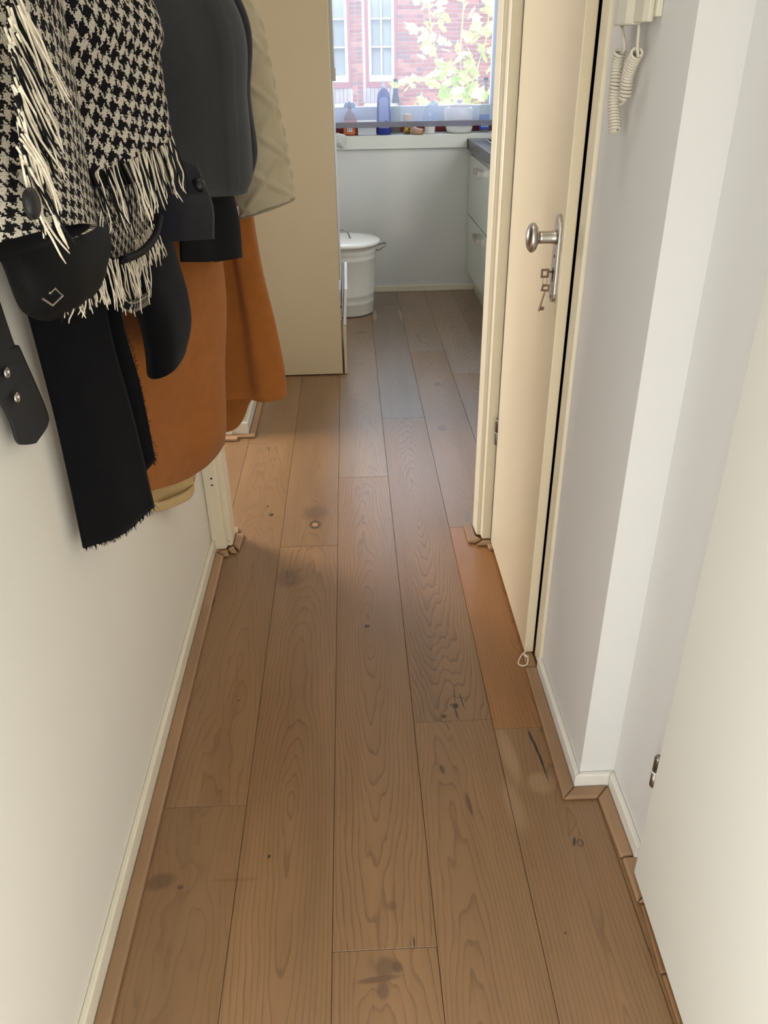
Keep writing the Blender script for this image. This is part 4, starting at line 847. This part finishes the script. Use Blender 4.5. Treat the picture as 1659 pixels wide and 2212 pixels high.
# charcoal jacket
cj = empty('charcoal_jacket', (-.27, 1.65, 1.17)); tag(cj, 'charcoal twill jacket with a smooth hem in front of the beige sleeve', 'jacket')
def seam(u, v, a, b): return -.0025*math.exp(-((a-.47)/.012)**2)-.002*math.exp(-((a-.50)/.01)**2)
cloth('jacket_front', [
 [(-.45, 1.52, 1.72), (-.43, 1.54, 1.73), (-.40, 1.58, 1.73), (-.38, 1.62, 1.72), (-.40, 1.66, 1.72), (-.45, 1.68, 1.72)],
 [(-.40, 1.50, 1.49), (-.33, 1.52, 1.49), (-.265, 1.62, 1.49), (-0.205, 1.75, 1.494), (-.25, 1.84, 1.49), (-.42, 1.86, 1.49)],
 [(-.39, 1.49, 1.33), (-.325, 1.52, 1.33), (-.25, 1.62, 1.33), (-0.197, 1.75, 1.327), (-.24, 1.85, 1.33), (-.42, 1.87, 1.33)],
 [(-.38, 1.48, 1.21), (-.32, 1.50, 1.21), (-.255, 1.62, 1.205), (-0.202, 1.75, 1.197), (-.235, 1.85, 1.22), (-.42, 1.87, 1.22)],
 [(-0.346, 1.5, 1.188), (-0.296, 1.52, 1.192), (-0.251, 1.62, 1.172), (-0.212, 1.75, 1.163), (-.25, 1.84, 1.18), (-.42, 1.86, 1.18)]], m_char, cj, 70, 60, .006, .003, 7, 12, seam)
cloth('jacket_sleeve', [ell((-.36, 1.88, 1.68), .05, .06), ell((-.262, 1.93, 1.48), .062, .06), ell((-.268, 1.94, 1.33), .062, .062), ell((-.262, 1.94, 1.22), .06, .06), ell((-.27, 1.93, 1.15), .045, .05)], m_navy, cj, 40, 50, .003, .005, 9, 15, None, True)
bm = BM(); lathe(bm, [(.008, -.004), (.012, 0), (.012, .006), (.007, .008)], (-0.272, 1.545, 1.203), 18, 'y'); mesh_obj('hem_toggle', bm, m_black, cj, True)
# dark sweatshirt cuff and black coat under it
sw = empty('dark_sweatshirt', (-.29, 1.5, 1.1)); tag(sw, 'dark plum grey sweatshirt hem showing under the charcoal jacket', 'sweatshirt')
cloth('sweatshirt_hem', [[(-.44, 1.44, 1.72), (-.42, 1.48, 1.72), (-.40, 1.54, 1.72)], [(-.37, 1.42, 1.25), (-.33, 1.48, 1.25), (-.28, 1.58, 1.25)], [(-0.34, 1.44, 1.144), (-0.296, 1.46, 1.178), (-0.253, 1.55, 1.171)], [(-0.339, 1.44, 1.128), (-0.303, 1.46, 1.124), (-0.257, 1.55, 1.109)]], m_navy, sw, 24, 30, .006, .002, 9, 4)
bk = empty('black_coat', (-.30, 1.8, 1.0)); tag(bk, 'black wool coat with a straight hem over the camel coat', 'coat')
cloth('coat_panel', [[(-.45, 1.68, 1.72), (-.42, 1.72, 1.72), (-.40, 1.76, 1.72), (-.42, 1.80, 1.72)], [(-.39, 1.62, 1.25), (-.33, 1.70, 1.25), (-.275, 1.82, 1.25), (-.35, 1.86, 1.25)], [(-0.336, 1.62, 1.128), (-0.297, 1.7, 1.113), (-0.245, 1.82, 1.12), (-.36, 1.87, 1.10)], [(-0.336, 1.62, 1.053), (-0.292, 1.7, 1.035), (-0.244, 1.82, 1.016), (-.37, 1.87, .99)]], m_blackw, bk, 30, 36, .005, .002, 8, 7)
# black wool sleeve
bs = empty('black_sweater', (-.36, 1.52, .88)); tag(bs, 'black knit sleeve with a folded cuff hanging beside the scarf', 'sweater')
cloth('sleeve', [ell((-.42, 1.38, 1.71), .03, .05), ell((-.37, 1.45, 1.25), .04, .08), ell((-.365, 1.50, 1.08), .04, .11), ell((-.36, 1.53, .99), .042, .115), ell((-.36, 1.535, .93), .04, .11, tilt=.2), ell((-.365, 1.51, .885), .034, .085, tilt=.3)], m_blackw, bs, 40, 50, .004, .006, 9, 21, None, True)

# houndstooth coat with fringes
hc = empty('houndstooth_coat', (-.32, 1.15, 1.2)); tag(hc, 'black and white houndstooth wool coat with long yarn fringes', 'coat')
bodyrows = [
 [(-.43, 1.10, 1.72), (-.39, 1.14, 1.73), (-.37, 1.20, 1.73), (-.38, 1.26, 1.72), (-.42, 1.30, 1.72)],
 [(-0.343, 1.06, 1.485), (-0.295, 1.1, 1.479), (-0.263, 1.14, 1.472), (-0.246, 1.2, 1.466), (-.36, 1.36, 1.48)],
 [(-0.35, 1.05, 1.397), (-0.304, 1.09, 1.391), (-0.264, 1.13, 1.395), (-0.242, 1.2, 1.4), (-.36, 1.36, 1.38)],
 [(-0.351, 1.04, 1.307), (-0.312, 1.08, 1.297), (-0.268, 1.13, 1.307), (-0.24, 1.2, 1.321), (-.36, 1.36, 1.30)],
 [(-0.352, 1.04, 1.279), (-0.321, 1.08, 1.278), (-0.27, 1.13, 1.293), (-0.24, 1.2, 1.309), (-.36, 1.36, 1.285)]]
cloth('coat_body', bodyrows, m_hound, hc, 70, 60, .006, .006, 9, 31, None, False, .35, True, math.radians(24))
slv = [ell((-.40, .84, 1.70), .045, .07), ell((-.335, .865, 1.52), .06, .125), ell((-.33, .865, 1.40), .062, .125), ell((-.325, .84, 1.315), .062, .116, tilt=.10, ty=-.1), ell((-.322, .822, 1.243), .062, .110, tilt=.32, ty=-.16)]
cloth('sleeve', slv, m_hound, hc, 70, 60, .005, .005, 8, 35, None, True, .35, True, math.radians(12))
sl2 = [[(p[0]*1.0+(-.325-p[0])*.07, p[1]+(.85-p[1])*.06, p[2]) for p in r] for r in slv[2:]]
cloth('sleeve_lining', sl2, m_leather, hc, 50, 20, .002, .003, 8, 36, None, True)
bm = BM(); bc_ = Vector((-0.262, 0.703, 1.299)); lathe(bm, [(.0004, .006), (.008, .0055), (.0125, .003), (.0125, 0), (.010, -.003)], bc_, 24, 'x'); mesh_obj('button', bm, m_black, hc, True)
fringe('hem_fringe', [(-0.323, 1.075, 1.28), (-0.269, 1.125, 1.294), (-0.239, 1.195, 1.311)], (.12, .0, -1), .078, hc, 1, 64, .00105, .003, .08, .25)
fringe('sleeve_fringe', [(-0.262, 0.772, 1.456), (-0.258, 0.731, 1.423), (-0.258, 0.717, 1.392), (-0.258, 0.708, 1.36), (-0.262, 0.708, 1.323)], (.05, .46, -1), .085, hc, 2, 84, .00105, .004, .07, .3, 5)
cloth('inner_panel', [[(-0.34, 1.104, 1.262), (-0.335, 1.262, 1.241), (-0.34, 1.495, 1.219)], [(-0.34, 1.117, 1.221), (-0.335, 1.253, 1.191), (-0.34, 1.512, 1.162)], [(-0.345, 1.115, 1.177), (-0.34, 1.252, 1.141), (-0.345, 1.523, 1.129)]], m_hound, hc, 24, 16, .005, .003, 12, 41, None, False, .35, True, math.radians(24))
fringe('inner_fringe', [(-0.33, 1.269, 1.161), (-0.33, 1.385, 1.161), (-0.335, 1.488, 1.158)], (.0, .55, -1), .075, hc, 3, 34, .00105, .003, .09, .15)
fringe('inner_fringe', [(-0.335, 1.077, 1.175), (-0.33, 1.177, 1.154), (-0.33, 1.342, 1.136)], (.0, .10, -1), .082, hc, 4, 46, .00105, .003, .07, .25)
fringe('inner_fringe', [(-0.35, 0.973, 1.165), (-0.345, 1.035, 1.155), (-0.34, 1.099, 1.148)], (.0, .05, -1), .040, hc, 5, 26, .00105, .003, .07, .3)
cloth('hem_roll', [[(-0.335, 1.157, 1.106), (-0.325, 1.181, 1.093), (-0.335, 1.315, 1.071)], [(-0.333, 1.144, 1.1), (-0.322, 1.163, 1.087), (-0.333, 1.307, 1.063)], [(-0.345, 1.192, 1.083), (-0.345, 1.244, 1.061), (-0.345, 1.343, 1.046)]], m_hound, hc, 12, 10, .006, .001, 12, 4, None)
# black leather garment with a buckle
lg = empty('leather_bag', (-.38, 1.05, 1.1)); tag(lg, 'soft black leather pouch bag with a small silver buckle under the houndstooth coat', 'bag')
cloth('bag_body', [ell((-.43, 1.05, 1.72), .012, .03), ell((-.40, 1.06, 1.45), .03, .10), ell((-.385, 1.08, 1.25), .045, .15), ell((-.375, 1.07, 1.19), .05, .15), ell((-.375, 1.05, 1.145), .045, .115), ell((-.38, 1.04, 1.122), .028, .065)], m_leather, lg, 50, 50, .003, .008, 10, 51, None, True)
bm = BM(); bu = [(-0.318, 0.851, 1.189), (-0.316, 0.863, 1.191), (-0.314, 0.875, 1.18), (-0.314, 0.84, 1.179), (-0.316, 0.822, 1.191)]
tube(bm, bu, .0011, 8); mesh_obj('buckle', bm, m_metal, lg)
bm = BM(); tube(bm, smoothpath([(-0.325, 1.163, 1.155), (-0.318, 1.252, 1.148), (-0.316, 1.348, 1.153), (-0.32, 1.422, 1.171)], 20), .006, 8); o = mesh_obj('strap_loop', bm, m_leather, lg, True)
